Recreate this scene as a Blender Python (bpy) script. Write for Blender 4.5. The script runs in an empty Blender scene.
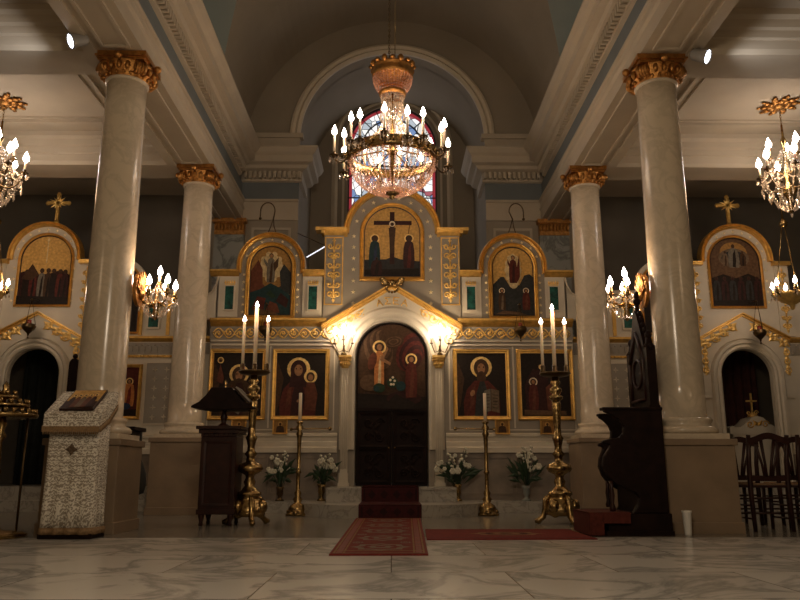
import bpy, bmesh, math, random
from mathutils import Vector, Matrix
random.seed(7)
PI = math.pi
sin, cos = math.sin, math.cos
SC = bpy.context.scene
COL = SC.collection

# ------------------------------------------------------------------ camera
F = 758.0
PITCH = math.atan(171 / F)
YAW = math.atan(8 / (F * math.cos(PITCH)))
cam_d = bpy.data.cameras.new('camera')
cam = bpy.data.objects.new('camera', cam_d)
COL.objects.link(cam)
cam_d.sensor_width = 36.0
cam_d.lens = 36.0 * F / 800.0
cam_d.clip_start = 0.05
cam_d.clip_end = 200
cam.location = (0, 0, 0.65)
cam.rotation_euler = (PI / 2 + PITCH, 0, -YAW)
SC.camera = cam

# ------------------------------------------------------------------ world, exposure
W = bpy.data.worlds.new('world')
SC.world = W
W.use_nodes = True
W.node_tree.nodes['Background'].inputs[0].default_value = (0.10, 0.16, 0.18, 1)
W.node_tree.nodes['Background'].inputs[1].default_value = 0.12
SC.view_settings.view_transform = 'Standard'
SC.view_settings.look = 'None'
SC.view_settings.gamma = 1
SC.view_settings.use_curve_mapping = False
SC.view_settings.exposure = 0.95
SC.cycles.max_bounces = 6
SC.cycles.sample_clamp_indirect = 3.0

WARM = (1.0, 0.67, 0.39)
WARMER = (1.0, 0.61, 0.29)


def lamp(name, loc, power, color=WARM, radius=0.15):
    d = bpy.data.lights.new(name, 'POINT')
    d.energy = power
    d.color = color
    d.shadow_soft_size = radius
    o = bpy.data.objects.new(name, d)
    COL.objects.link(o)
    o.location = loc
    return o


def spot(name, loc, target, power, angle, color=(1, .93, .85), radius=0.05, blend=.5):
    d = bpy.data.lights.new(name, 'SPOT')
    d.energy = power
    d.color = color
    d.spot_size = angle
    d.spot_blend = blend
    d.shadow_soft_size = radius
    o = bpy.data.objects.new(name, d)
    COL.objects.link(o)
    o.location = loc
    v = Vector(target) - Vector(loc)
    o.rotation_euler = v.to_track_quat('-Z', 'Y').to_euler()
    return o


# unseen fill lamps, added out of view to brighten the foreground floor
lamp('nave_fill_light', (0, 1.4, 3.7), 165, (1.0, .80, .58), .4)
lamp('aisle_light', (-6.0, 3.5, 4.2), 22, WARM, .35)
lamp('aisle_light', (6.0, 3.5, 4.2), 22, WARM, .35)
# the chandeliers in the picture
for k in range(4):
    a = k * PI / 2 + .4
    lamp('chandelier_light', (.55 * cos(a), 10 + .55 * sin(a), 5.3), 7, WARM, .12)
for s in (-1, 1):
    lamp('aisle_light', (s * 5.9, 10.7, 5.0), 11, WARM, .2)
    lamp('girandole_light', (s * 2.84, 8.9, 2.95), 8, WARMER, .08)
    lamp('polycandelon_light', (s * 6.35, 11.8, 3.62), 5, WARMER, .08)
    lamp('sconce_light', (s * .83, 12.64, 3.02), 15, (1, .72, .42), .06)

# ------------------------------------------------------------------ materials
MATS = {}


def mat(name, col, rough=.6, metal=0.0, noise=0.0, nscale=6.0, bump=0.0, bscale=40.0, spec=.5, emis=None, estr=0, coat=0):
    if name in MATS:
        return MATS[name]
    m = bpy.data.materials.new(name)
    m.use_nodes = True
    N, L = m.node_tree.nodes, m.node_tree.links
    b = N['Principled BSDF']
    b.inputs['Base Color'].default_value = (*col, 1)
    b.inputs['Roughness'].default_value = rough
    b.inputs['Metallic'].default_value = metal
    b.inputs['Specular IOR Level'].default_value = spec
    if coat:
        b.inputs['Coat Weight'].default_value = coat
        b.inputs['Coat Roughness'].default_value = .15
    tc = N.new('ShaderNodeTexCoord')
    if noise:
        n = N.new('ShaderNodeTexNoise')
        n.inputs['Scale'].default_value = nscale
        n.inputs['Detail'].default_value = 5
        L.new(tc.outputs['Object'], n.inputs['Vector'])
        r = N.new('ShaderNodeValToRGB')
        r.color_ramp.elements[0].position = .3
        r.color_ramp.elements[1].position = .7
        r.color_ramp.elements[0].color = (*[c * (1 - noise) for c in col], 1)
        r.color_ramp.elements[1].color = (*[min(1, c * (1 + noise)) for c in col], 1)
        L.new(n.outputs['Fac'], r.inputs['Fac'])
        L.new(r.outputs['Color'], b.inputs['Base Color'])
    if bump:
        n2 = N.new('ShaderNodeTexNoise')
        n2.inputs['Scale'].default_value = bscale
        L.new(tc.outputs['Object'], n2.inputs['Vector'])
        bp = N.new('ShaderNodeBump')
        bp.inputs['Strength'].default_value = bump
        bp.inputs['Distance'].default_value = .01
        L.new(n2.outputs['Fac'], bp.inputs['Height'])
        L.new(bp.outputs['Normal'], b.inputs['Normal'])
    if emis:
        b.inputs['Emission Color'].default_value = (*emis, 1)
        b.inputs['Emission Strength'].default_value = estr
    MATS[name] = m
    return m


def veined(name, base, vein, scale=1.2, rough=.25, amount=.5, brick=None, width=.06, base2=None):
    m = bpy.data.materials.new(name)
    m.use_nodes = True
    N, L = m.node_tree.nodes, m.node_tree.links
    b = N['Principled BSDF']
    b.inputs['Roughness'].default_value = rough
    tc = N.new('ShaderNodeTexCoord')
    vec = tc.outputs['Object']
    br = None
    if brick:
        br = N.new('ShaderNodeTexBrick')
        br.inputs['Scale'].default_value = 1
        br.inputs['Brick Width'].default_value = brick[0]
        br.inputs['Row Height'].default_value = brick[1]
        br.inputs['Mortar Size'].default_value = .004
        br.inputs['Color1'].default_value = (0, 0, 0, 1)
        br.inputs['Color2'].default_value = (1, 1, 1, 1)
        br.inputs['Mortar'].default_value = (.5, .5, .5, 1)
        L.new(vec, br.inputs['Vector'])
        # shift the veins from slab to slab
        mul = N.new('ShaderNodeVectorMath')
        mul.operation = 'MULTIPLY_ADD'
        mul.inputs[1].default_value = (7, 5, 3)
        L.new(br.outputs['Color'], mul.inputs[0])
        L.new(vec, mul.inputs[2])
        vec = mul.outputs[0]
    n1 = N.new('ShaderNodeTexNoise')
    n1.inputs['Scale'].default_value = scale
    n1.inputs['Detail'].default_value = 6
    n1.inputs['Roughness'].default_value = .6
    n1.inputs['Distortion'].default_value = 1.2
    L.new(vec, n1.inputs['Vector'])
    r = N.new('ShaderNodeValToRGB')
    e = r.color_ramp.elements
    e[0].position = .5 - width
    e[0].color = (0, 0, 0, 1)
    e[1].position = .5
    e[1].color = (1, 1, 1, 1)
    x = e.new(.5 + width)
    x.color = (0, 0, 0, 1)
    L.new(n1.outputs['Fac'], r.inputs['Fac'])
    n2 = N.new('ShaderNodeTexNoise')
    n2.inputs['Scale'].default_value = scale * .7
    n2.inputs['Detail'].default_value = 3
    L.new(vec, n2.inputs['Vector'])
    mx0 = N.new('ShaderNodeMix')
    mx0.data_type = 'RGBA'
    mx0.inputs['A'].default_value = (*base, 1)
    mx0.inputs['B'].default_value = (*(base2 or [c * .78 for c in base]), 1)
    L.new(n2.outputs['Fac'], mx0.inputs['Factor'])
    mm = N.new('ShaderNodeMath')
    mm.operation = 'MULTIPLY'
    mm.inputs[1].default_value = amount
    L.new(r.outputs['Color'], mm.inputs[0])
    mx = N.new('ShaderNodeMix')
    mx.data_type = 'RGBA'
    mx.inputs['B'].default_value = (*vein, 1)
    L.new(mx0.outputs['Result'], mx.inputs['A'])
    L.new(mm.outputs[0], mx.inputs['Factor'])
    out = mx.outputs['Result']
    if br:
        mx2 = N.new('ShaderNodeMix')
        mx2.data_type = 'RGBA'
        mx2.blend_type = 'MULTIPLY'
        mx2.inputs['Factor'].default_value = 1
        rr = N.new('ShaderNodeValToRGB')
        rr.color_ramp.elements[0].color = (.86, .86, .86, 1)
        rr.color_ramp.elements[1].color = (1, 1, 1, 1)
        L.new(br.outputs['Color'], rr.inputs['Fac'])
        L.new(out, mx2.inputs['A'])
        L.new(rr.outputs['Color'], mx2.inputs['B'])
        mx3 = N.new('ShaderNodeMix')
        mx3.data_type = 'RGBA'
        mx3.inputs['B'].default_value = (.16, .14, .12, 1)
        L.new(mx2.outputs['Result'], mx3.inputs['A'])
        L.new(br.outputs['Fac'], mx3.inputs['Factor'])
        out = mx3.outputs['Result']
    L.new(out, b.inputs['Base Color'])
    MATS[name] = m
    return m


GOLD = mat('gilding', (.86, .56, .18), .42, .65, .2, 14, .4, 60)
STAR = mat('pale_gilt_stars', (.90, .76, .46), .5, .15)
GOLDP = mat('gold_paint', (.66, .39, .10), .42, .75, .2, 12, .25, 40)
GOLDD = mat('old_gilding', (.42, .20, .055), .42, .9, .35, 16, .6, 50)
BRASS = mat('brass', (.34, .23, .095), .26, 1.0, .45, 11, .5, 26)
BRONZE = mat('dark_bronze', (.10, .065, .03), .35, .9, .3, 10)
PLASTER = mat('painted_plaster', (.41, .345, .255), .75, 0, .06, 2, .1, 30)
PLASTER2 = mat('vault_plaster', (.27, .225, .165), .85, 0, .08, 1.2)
PALE = mat('pale_moulding_paint', (.56, .48, .36), .6, 0, .05, 3)
SLATE = mat('blue_grey_paint', (.125, .14, .14), .7, 0, .05, 3)
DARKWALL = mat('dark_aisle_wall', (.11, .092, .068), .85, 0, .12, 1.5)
CREAM = mat('cream_painted_wood', (.56, .50, .39), .5, 0, .05, 5)
TAUPE = mat('taupe_painted_wood', (.27, .235, .185), .55, 0, .06, 5)
DADO = mat('dado_marble_paint', (.21, .17, .13), .4, 0, .25, 4)
GREEN = mat('green_marble', (.008, .07, .055), .25, 0, .6, 14)
WOOD = mat('dark_walnut', (.011, .0045, .003), .55, 0, .4, 9, .1, 30, spec=.12)
WOODR = mat('red_brown_wood', (.028, .009, .006), .4, 0, .4, 9, spec=.3)
STONE = mat('tan_plinth_stone', (.23, .165, .105), .45, 0, .15, 3, .15, 25)
BLACK = mat('dark_interior', (.02, .02, .018), .8)
CURTAIN = mat('maroon_curtain_cloth', (.06, .018, .014), .9, 0, .3, 6)
DOORWAY_DARK = mat('doorway_darkness_cloth', (.014, .017, .014), .9, 0, .3, 6)  # colour of the sheet added for the left doorway's darkness
WAX = mat('candle_wax', (.80, .68, .48), .5)
WAX.node_tree.nodes['Principled BSDF'].inputs['Subsurface Weight'].default_value = .15
BULB = mat('lit_bulb', (1, .9, .8), .3, emis=(1.0, .88, .80), estr=16)
FLAME = mat('candle_flame', (1, .9, .8), .3, emis=(1.0, .90, .80), estr=14)
WHITE = mat('white_paper', (.7, .68, .62), .6)
LEAF = mat('dark_green_leaf', (.012, .035, .012), .5, 0, .4, 20)
PETAL = mat('white_petal', (.60, .58, .46), .6)
COLM = veined('column_marble', (.66, .56, .42), (.42, .36, .27), 3.2, .2, .45, width=.09, base2=(.54, .455, .335))
FLOORM = veined('floor_marble', (.72, .69, .63), (.24, .24, .23), .9, .2, .7, brick=(1.5, 1.05), width=.06, base2=(.58, .555, .50))
STEPM = veined('step_marble', (.42, .39, .33), (.15, .14, .12), 3.0, .3, .6, width=.04)
WALLM = veined('wall_marble', (.30, .30, .26), (.08, .08, .07), 1.4, .35, .8, width=.06)


def crystal(name, col, tr=.55, rough=.08):
    m = bpy.data.materials.new(name)
    m.use_nodes = True
    N, L = m.node_tree.nodes, m.node_tree.links
    N.remove(N['Principled BSDF'])
    g = N.new('ShaderNodeBsdfGlossy')
    g.inputs['Color'].default_value = (*col, 1)
    g.inputs['Roughness'].default_value = rough
    t = N.new('ShaderNodeBsdfTransparent')
    t.inputs['Color'].default_value = (*[.5 + .5 * c for c in col], 1)
    tl = N.new('ShaderNodeBsdfTranslucent')
    tl.inputs['Color'].default_value = (*col, 1)
    m1 = N.new('ShaderNodeMixShader')
    m1.inputs[0].default_value = .45
    L.new(g.outputs[0], m1.inputs[1])
    L.new(tl.outputs[0], m1.inputs[2])
    m2 = N.new('ShaderNodeMixShader')
    m2.inputs[0].default_value = tr
    L.new(m1.outputs[0], m2.inputs[1])
    L.new(t.outputs[0], m2.inputs[2])
    L.new(m2.outputs[0], N['Material Output'].inputs['Surface'])
    MATS[name] = m
    return m


CRYS = crystal('crystal_beads', (.95, .88, .80), .45)
CRYSP = crystal('pink_crystal', (1, .80, .70), .48, .12)

PAINTS = {}


def paint(key):
    T = dict(gold=(.52, .30, .085), dgold=(.30, .16, .045), halo=(.85, .55, .20), dark=(.016, .010, .007), brown=(.055, .028, .014),
             maroon=(.085, .018, .012), red=(.17, .03, .018), teal=(.014, .035, .036), blue=(.02, .03, .06), skin=(.30, .15, .07),
             cream=(.48, .34, .17), white=(.62, .52, .36), grey=(.14, .12, .09), orange=(.45, .17, .05), rock=(.10, .055, .028),
             green=(.02, .04, .02), pale=(.55, .42, .22), night=(.028, .028, .026), carpet=(.15, .020, .016), carpetd=(.05, .008, .007), stairs=(.05, .007, .007), stairsd=(.022, .004, .004),
             carpetb=(.22, .13, .06), rust=(.11, .035, .018), shadow=(.035, .012, .010), mist=(.13, .09, .055))
    if key not in PAINTS:
        r = .8 if key.startswith('carpet') else .55
        PAINTS[key] = mat('paint_' + key, T[key], r, 0, .28, 22, spec=.15)
    return PAINTS[key]


# ------------------------------------------------------------------ mesh builder
class MB:
    def __init__(s):
        s.v, s.f, s.m, s.sm = [], [], [], []

    def add(s, vs, fs, m=0, smooth=False):
        o = len(s.v)
        s.v += [tuple(v) for v in vs]
        for f in fs:
            s.f.append([i + o for i in f])
            s.m.append(m)
            s.sm.append(smooth)
        return s

    def box(s, x0, x1, y0, y1, z0, z1, m=0):
        vs = [(x, y, z) for x in (x0, x1) for y in (y0, y1) for z in (z0, z1)]
        return s.add(vs, [(0, 1, 3, 2), (4, 6, 7, 5), (0, 4, 5, 1), (2, 3, 7, 6), (0, 2, 6, 4), (1, 5, 7, 3)], m)

    def cbox(s, c, d, m=0, R=None):
        vs = []
        for a in (-.5, .5):
            for b in (-.5, .5):
                for e in (-.5, .5):
                    v = Vector((a * d[0], b * d[1], e * d[2]))
                    if R:
                        v = R @ v
                    vs.append(v + Vector(c))
        return s.add(vs, [(0, 1, 3, 2), (4, 6, 7, 5), (0, 4, 5, 1), (2, 3, 7, 6), (0, 2, 6, 4), (1, 5, 7, 3)], m)

    def lathe(s, prof, c=(0, 0, 0), n=20, m=0, smooth=True, phase=0, a0=0, a1=2 * PI, sx=1, sy=1, cap=True):
        full = abs(a1 - a0 - 2 * PI) < 1e-6
        k = n if full else n + 1
        vs = []
        for r, z in prof:
            for i in range(k):
                a = a0 + (a1 - a0) * i / n + phase
                vs.append((c[0] + r * cos(a) * sx, c[1] + r * sin(a) * sy, c[2] + z))
        fs = []
        for j in range(len(prof) - 1):
            for i in range(n):
                i2 = (i + 1) % k
                fs.append((j * k + i, j * k + i2, (j + 1) * k + i2, (j + 1) * k + i))
        if full and cap:
            fs.append(tuple(range(k - 1, -1, -1)))
            fs.append(tuple(range((len(prof) - 1) * k, len(prof) * k)))
        return s.add(vs, fs, m, smooth)

    def tube(s, path, r, n=6, m=0, smooth=True, r1=None, closed=False):
        P = [Vector(p) for p in path]
        k = len(P)
        vs = []
        prev = None
        for i, p in enumerate(P):
            if closed:
                t = P[(i + 1) % k] - P[i - 1]
            else:
                t = P[min(i + 1, k - 1)] - P[max(i - 1, 0)]
            if t.length < 1e-9:
                t = Vector((0, 0, 1))
            t.normalize()
            if prev is None:
                u = t.cross(Vector((0, 0, 1)))
                if u.length < .1:
                    u = t.cross(Vector((1, 0, 0)))
            else:
                u = prev - t * prev.dot(t)
                if u.length < 1e-6:
                    u = t.cross(Vector((0, 1, 0)))
            u.normalize()
            prev = u
            w = t.cross(u)
            if isinstance(r, (list, tuple)):
                rr = r[i]
            else:
                rr = r if r1 is None else r + (r1 - r) * i / (k - 1)
            for j in range(n):
                a = 2 * PI * j / n
                vs.append(p + (u * cos(a) + w * sin(a)) * rr)
        fs = []
        for i in range(k if closed else k - 1):
            i2 = (i + 1) % k
            for j in range(n):
                j2 = (j + 1) % n
                fs.append((i * n + j, i * n + j2, i2 * n + j2, i2 * n + j))
        if not closed:
            fs.append(tuple(range(n - 1, -1, -1)))
            fs.append(tuple(range((k - 1) * n, k * n)))
        return s.add(vs, fs, m, smooth)

    def prism(s, poly, y0, y1, m=0, axis='y', smooth=False):
        """poly in (x,z) extruded along y; axis 'x': poly in (y,z) along x; axis 'z': poly in (x,y) along z"""
        k = len(poly)

        def P(a, b, t):
            return {'y': (a, t, b), 'x': (t, a, b), 'z': (a, b, t)}[axis]
        vs = [P(a, b, y0) for a, b in poly] + [P(a, b, y1) for a, b in poly]
        s.add(vs, [tuple(range(k)), tuple(range(2 * k - 1, k - 1, -1))], m)
        o = len(s.v) - 2 * k
        for i in range(k):
            j = (i + 1) % k
            s.f.append([o + i, o + k + i, o + k + j, o + j])
            s.m.append(m)
            s.sm.append(smooth)
        return s

    def ball(s, c, r, n=10, m=0, sz=None, seg=6):
        sz = sz or (1, 1, 1)
        vs = []
        for j in range(seg + 1):
            t = PI * j / seg
            for i in range(n):
                a = 2 * PI * i / n
                vs.append((c[0] + r * sz[0] * sin(t) * cos(a), c[1] + r * sz[1] * sin(t) * sin(a), c[2] + r * sz[2] * cos(t)))
        fs = []
        for j in range(seg):
            for i in range(n):
                i2 = (i + 1) % n
                fs.append((j * n + i, (j + 1) * n + i, (j + 1) * n + i2, j * n + i2))
        return s.add(vs, fs, m, True)

    def octa(s, c, r, h=None, m=0):
        h = h or r
        x, y, z = c
        a = random.random()
        vs = [(x + r * cos(a + k * PI / 2), y + r * sin(a + k * PI / 2), z) for k in range(4)] + [(x, y, z + h), (x, y, z - h)]
        return s.add(vs, [(0, 1, 4), (1, 2, 4), (2, 3, 4), (3, 0, 4), (1, 0, 5), (2, 1, 5), (3, 2, 5), (0, 3, 5)], m)

    def sweep(s, path, prof, m=0, closed=False, smooth=False, y=0):
        """path: (x,z,nx,nz); prof: closed loop of (d, dy)"""
        k, q = len(path), len(prof)
        vs = [(px + nx * d, y + dy, pz + nz * d) for (px, pz, nx, nz) in path for (d, dy) in prof]
        fs = []
        for i in range(k if closed else k - 1):
            i2 = (i + 1) % k
            for j in range(q):
                j2 = (j + 1) % q
                fs.append((i * q + j, i2 * q + j, i2 * q + j2, i * q + j2))
        if not closed:
            fs.append(tuple(range(q)))
            fs.append(tuple(range((k - 1) * q, k * q)))
        return s.add(vs, fs, m, smooth)

    def mirror(s):
        s.v = [(-x, y, z) for x, y, z in s.v]
        return s

    def rot(s, ang, c=(0, 0)):
        ca, sa = cos(ang), sin(ang)
        s.v = [(c[0] + (x - c[0]) * ca - (y - c[1]) * sa, c[1] + (x - c[0]) * sa + (y - c[1]) * ca, z) for x, y, z in s.v]
        return s

    def build(s, name, mats, parent=None, world=True, bevel=0, flat=False):
        if not isinstance(mats, (list, tuple)):
            mats = [mats]
        me = bpy.data.meshes.new(name)
        off = Vector((0, 0, 0))
        root = parent
        while root is not None and world:
            off += root.location
            root = root.parent
        me.from_pydata([tuple(Vector(v) - off) for v in s.v], [], s.f)
        for mm in mats:
            me.materials.append(mm)
        for p, mi, sm in zip(me.polygons, s.m, s.sm):
            p.material_index = mi
            p.use_smooth = sm and not flat
        bm = bmesh.new()
        bm.from_mesh(me)
        bmesh.ops.recalc_face_normals(bm, faces=bm.faces)
        bm.to_mesh(me)
        bm.free()
        o = bpy.data.objects.new(name, me)
        COL.objects.link(o)
        if parent is not None:
            o.parent = parent
        if bevel:
            b = o.modifiers.new('bevel', 'BEVEL')
            b.width = bevel
            b.segments = 2
            b.limit_method = 'ANGLE'
        return o


def pieces(mb, name, mats, parent=None, key=lambda c: c[0] > 0):
    """build the faces of mb as one part per value of key(face centre)"""
    groups = {}
    for i, f in enumerate(mb.f):
        c = [sum(mb.v[j][q] for j in f) / len(f) for q in range(3)]
        groups.setdefault(key(c), []).append(i)
    out = []
    for kk in sorted(groups):
        nb, idx = MB(), {}
        for i in groups[kk]:
            nf = []
            for j in mb.f[i]:
                if j not in idx:
                    idx[j] = len(nb.v)
                    nb.v.append(mb.v[j])
                nf.append(idx[j])
            nb.f.append(nf)
            nb.m.append(mb.m[i])
            nb.sm.append(mb.sm[i])
        out.append(nb.build(name, mats, parent))
    return out


def tag(o, label=None, cat=None, group=None, kind=None):
    if label:
        o['label'] = label
    if cat:
        o['category'] = cat
    if group:
        o['group'] = group
    if kind:
        o['kind'] = kind
    return o


def T(name, label, cat, loc, group=None, rz=0):
    o = bpy.data.objects.new(name, None)
    COL.objects.link(o)
    o.location = loc
    o.rotation_euler = (0, 0, rz)
    o.empty_display_size = .1
    return tag(o, label, cat, group)


NTRIM = [0]


def S(name, mb, m):
    if name.startswith('trim'):
        NTRIM[0] += 1
        name = 'trim_%d' % NTRIM[0]
    o = mb.build(name, m)
    o['kind'] = 'structure'
    return o


def copy_tree(o, parent=None):
    c = o.copy()
    COL.objects.link(c)
    if parent is not None:
        c.parent = parent
    for ch in list(o.children):
        copy_tree(ch, c)
    return c


# ------------------------------------------------------------------ paths and ornament
def arch_path(cx, w, zb, zs, n=24):
    p = [(cx - w, zb, -1, 0)]
    for i in range(n + 1):
        a = PI - PI * i / n
        p.append((cx + w * cos(a), zs + w * sin(a), cos(a), sin(a)))
    p.append((cx + w, zb, 1, 0))
    return p


def arch_closed(cx, w, zb, zs, n=24):
    """closed frame path: arch with a flat sill, mitred at the lower corners"""
    p = arch_path(cx, w, zb, zs, n)
    p[0] = (cx - w, zb, -1, -1)
    p[-1] = (cx + w, zb, 1, -1)
    return p


def rect_path(x0, x1, z0, z1):
    return [(x0, z0, -1, -1), (x0, z1, -1, 1), (x1, z1, 1, 1), (x1, z0, 1, -1)]


def arch_poly(cx, w, zb, zs, n=24):
    return [(p[0], p[1]) for p in arch_path(cx, w, zb, zs, n)]


def spiral(cx, cz, y, r, turns=1.3, dirn=1, start=0, n=14):
    out = []
    for i in range(n + 1):
        t = i / n
        a = start + dirn * turns * 2 * PI * t
        rr = r * (1 - .85 * t)
        out.append((cx + rr * cos(a), y, cz + rr * sin(a)))
    return out


def leaf(mb, cx, cz, y, l, w, ang, m=0):
    """a small gilt leaf lying on the panel"""
    ca, sa = cos(ang), sin(ang)
    pts = [(0, 0), (l * .35, w), (l, 0), (l * .35, -w)]
    vs = [(cx + a * ca - b * sa, y, cz + a * sa + b * ca) for a, b in pts] + [(cx + l * .4 * ca, y - .012, cz + l * .4 * sa)]
    mb.add(vs, [(0, 1, 4), (1, 2, 4), (2, 3, 4), (3, 0, 4)], m)


def vine(x0, x1, z, amp, y, pitch, r=.009):
    mb = MB()
    n = max(2, int(round((x1 - x0) / pitch)))
    L = (x1 - x0) / n
    pts = [(x0 + (x1 - x0) * i / (n * 8), y, z + amp * sin(PI * i / 8)) for i in range(n * 8 + 1)]
    mb.tube(pts, r, 4)
    mb.tube([(p_[0], y, 2 * z - p_[2]) for p_ in pts], r * .7, 4)
    for i in range(n):
        cx = x0 + L * (i + .5)
        sg = 1 if i % 2 == 0 else -1
        mb.tube(spiral(cx, z - sg * amp * .1, y, L * .33, 1.2, sg, PI * .5 * -sg), r, 4)
        leaf(mb, cx, z - sg * .1 * amp, y - .005, L * .3, L * .11, sg * .8)
        leaf(mb, cx, z - sg * .1 * amp, y - .005, L * .3, L * .11, sg * .8 + 2.2)
        leaf(mb, x0 + L * i, z, y - .005, L * .35, L * .12, 1.2 * sg)
        mb.ball((cx, y - .008, z - sg * amp * .1), .016, 6, seg=4)
    return mb


def candelabra_panel(cx, z0, z1, w, y, r=.009, step=.17):
    mb = MB()
    mb.tube([(cx, y, z0), (cx, y, z1)], r, 4)
    n = max(2, int(round((z1 - z0) / step)))
    h = (z1 - z0) / n
    for i in range(n):
        zc = z0 + h * (i + .5)
        for sg in (-1, 1):
            up = 1 if i % 2 else -1
            mb.tube(spiral(cx + sg * w * .48, zc, y, min(w * .44, h * .5), 1.15, sg * up, PI if sg > 0 else 0), r, 4)
            leaf(mb, cx, zc - h * .4, y - .005, h * .55, h * .14, PI / 2 - sg * .7)
            leaf(mb, cx + sg * w * .5, zc, y - .005, h * .4, h * .13, PI / 2 - sg * 1.3 + (PI if up < 0 else 0))
        mb.ball((cx, y - .01, zc - h * .5), .022, 6, seg=4)
    leaf(mb, cx, z1 - .02, y - .005, h * .5, h * .18, PI / 2)
    leaf(mb, cx, z0 + .02, y - .005, h * .5, h * .18, -PI / 2)
    return mb


def stars(pts, y, r=.028):
    mb = MB()
    for x, z in pts:
        vs = [(x, y - .014, z)]
        for k in range(10):
            a = PI / 2 + k * PI / 5
            rr = r if k % 2 == 0 else r * .45
            vs.append((x + rr * cos(a), y, z + rr * sin(a)))
        mb.add(vs, [(0, k + 1, (k + 1) % 10 + 1) for k in range(10)])
    return mb


# ------------------------------------------------------------------ painter for the icons
class Paint:
    def __init__(s, cx, z0, w, h, y, clip=None):
        s.mb = MB()
        s.cx, s.z0, s.w, s.h, s.y = cx, z0, w, h, y
        s.mats, s.k = [], 0
        s.clip = clip      # arch spring height: (half width, spring z)

    def mi(s, c):
        if c not in s.mats:
            s.mats.append(c)
        return s.mats.index(c)

    def raw(s, pts, c):
        y = s.y - .0012 * s.k
        s.k += 1
        if s.clip:
            hw, zs = s.clip
            out = []
            for x, z in pts:
                if z > zs:
                    d = math.hypot(x - s.cx, z - zs)
                    if d > hw:
                        x = s.cx + (x - s.cx) * hw / d
                        z = zs + (z - zs) * hw / d
                out.append((max(s.cx - hw, min(s.cx + hw, x)), z))
            pts = out
        s.mb.add([(x, y, z) for x, z in pts], [tuple(range(len(pts)))], s.mi(c))

    def P(s, pts, c):      # u in -1..1 across, v in 0..1 up
        q = []
        n = len(pts)
        for i in range(n):
            a, b = pts[i], pts[(i + 1) % n]
            for t in (0, .5):
                q.append((a[0] + (b[0] - a[0]) * t, a[1] + (b[1] - a[1]) * t))
        s.raw([(s.cx + max(-1, min(1, u)) * s.w / 2, s.z0 + max(0, min(1, v)) * s.h) for u, v in q], c)

    def E(s, u, v, ru, c, asp=1.0, n=18, rot=0):
        x0, z0 = s.cx + u * s.w / 2, s.z0 + v * s.h
        r = ru * s.w / 2
        pts = []
        for i in range(n):
            a = 2 * PI * i / n
            x, z = r * cos(a), r * asp * sin(a)
            pts.append((x0 + x * cos(rot) - z * sin(rot), z0 + x * sin(rot) + z * cos(rot)))
        s.raw(pts, c)

    def full(s, c):
        if s.clip:
            s.raw(arch_poly(s.cx, s.clip[0], s.z0, s.clip[1]), c)
        else:
            s.P([(-1, 0), (-1, 1), (1, 1), (1, 0)], c)

    def halo(s, u, v, r, c='halo', inner='dgold'):
        s.E(u, v, r, c)
        if inner:
            s.E(u, v, r * .72, inner)

    def figure(s, u, v0, hh, robe='maroon', under='teal', halo='halo', wd=.16, lean=0, face='skin'):
        """a standing robed figure; hh its height in v"""
        asp = s.h / (s.w / 2)
        hr = hh * .075 * asp
        top = v0 + hh
        if halo:
            s.halo(u + lean, top - hh * .08, hr * 1.9, halo, 'brown')
        s.P([(u - wd * .9, v0), (u - wd * 1.05, v0 + hh * .3), (u - wd * .95 + lean * .7, v0 + hh * .62), (u - wd * .7 + lean, top - hh * .2),
             (u - wd * .2 + lean, top - hh * .14), (u + wd * .2 + lean, top - hh * .14), (u + wd * .75 + lean, top - hh * .22),
             (u + wd * .95 + lean * .6, v0 + hh * .55), (u + wd * 1.0, v0 + hh * .25), (u + wd * .85, v0)], robe)
        s.P([(u - wd * .35, v0 + .01), (u - wd * .1 + lean * .7, v0 + hh * .6), (u + wd * .35 + lean, top - hh * .22),
             (u + wd * .4, v0 + hh * .3), (u + wd * .2, v0)], under)
        s.E(u + lean, top - hh * .075, hr, 'brown', 1.15)
        s.E(u + lean, top - hh * .085, hr * .72, face, 1.2)

    def done(s, name, parent):
        return s.mb.build(name, [paint(c) for c in s.mats], parent)


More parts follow.
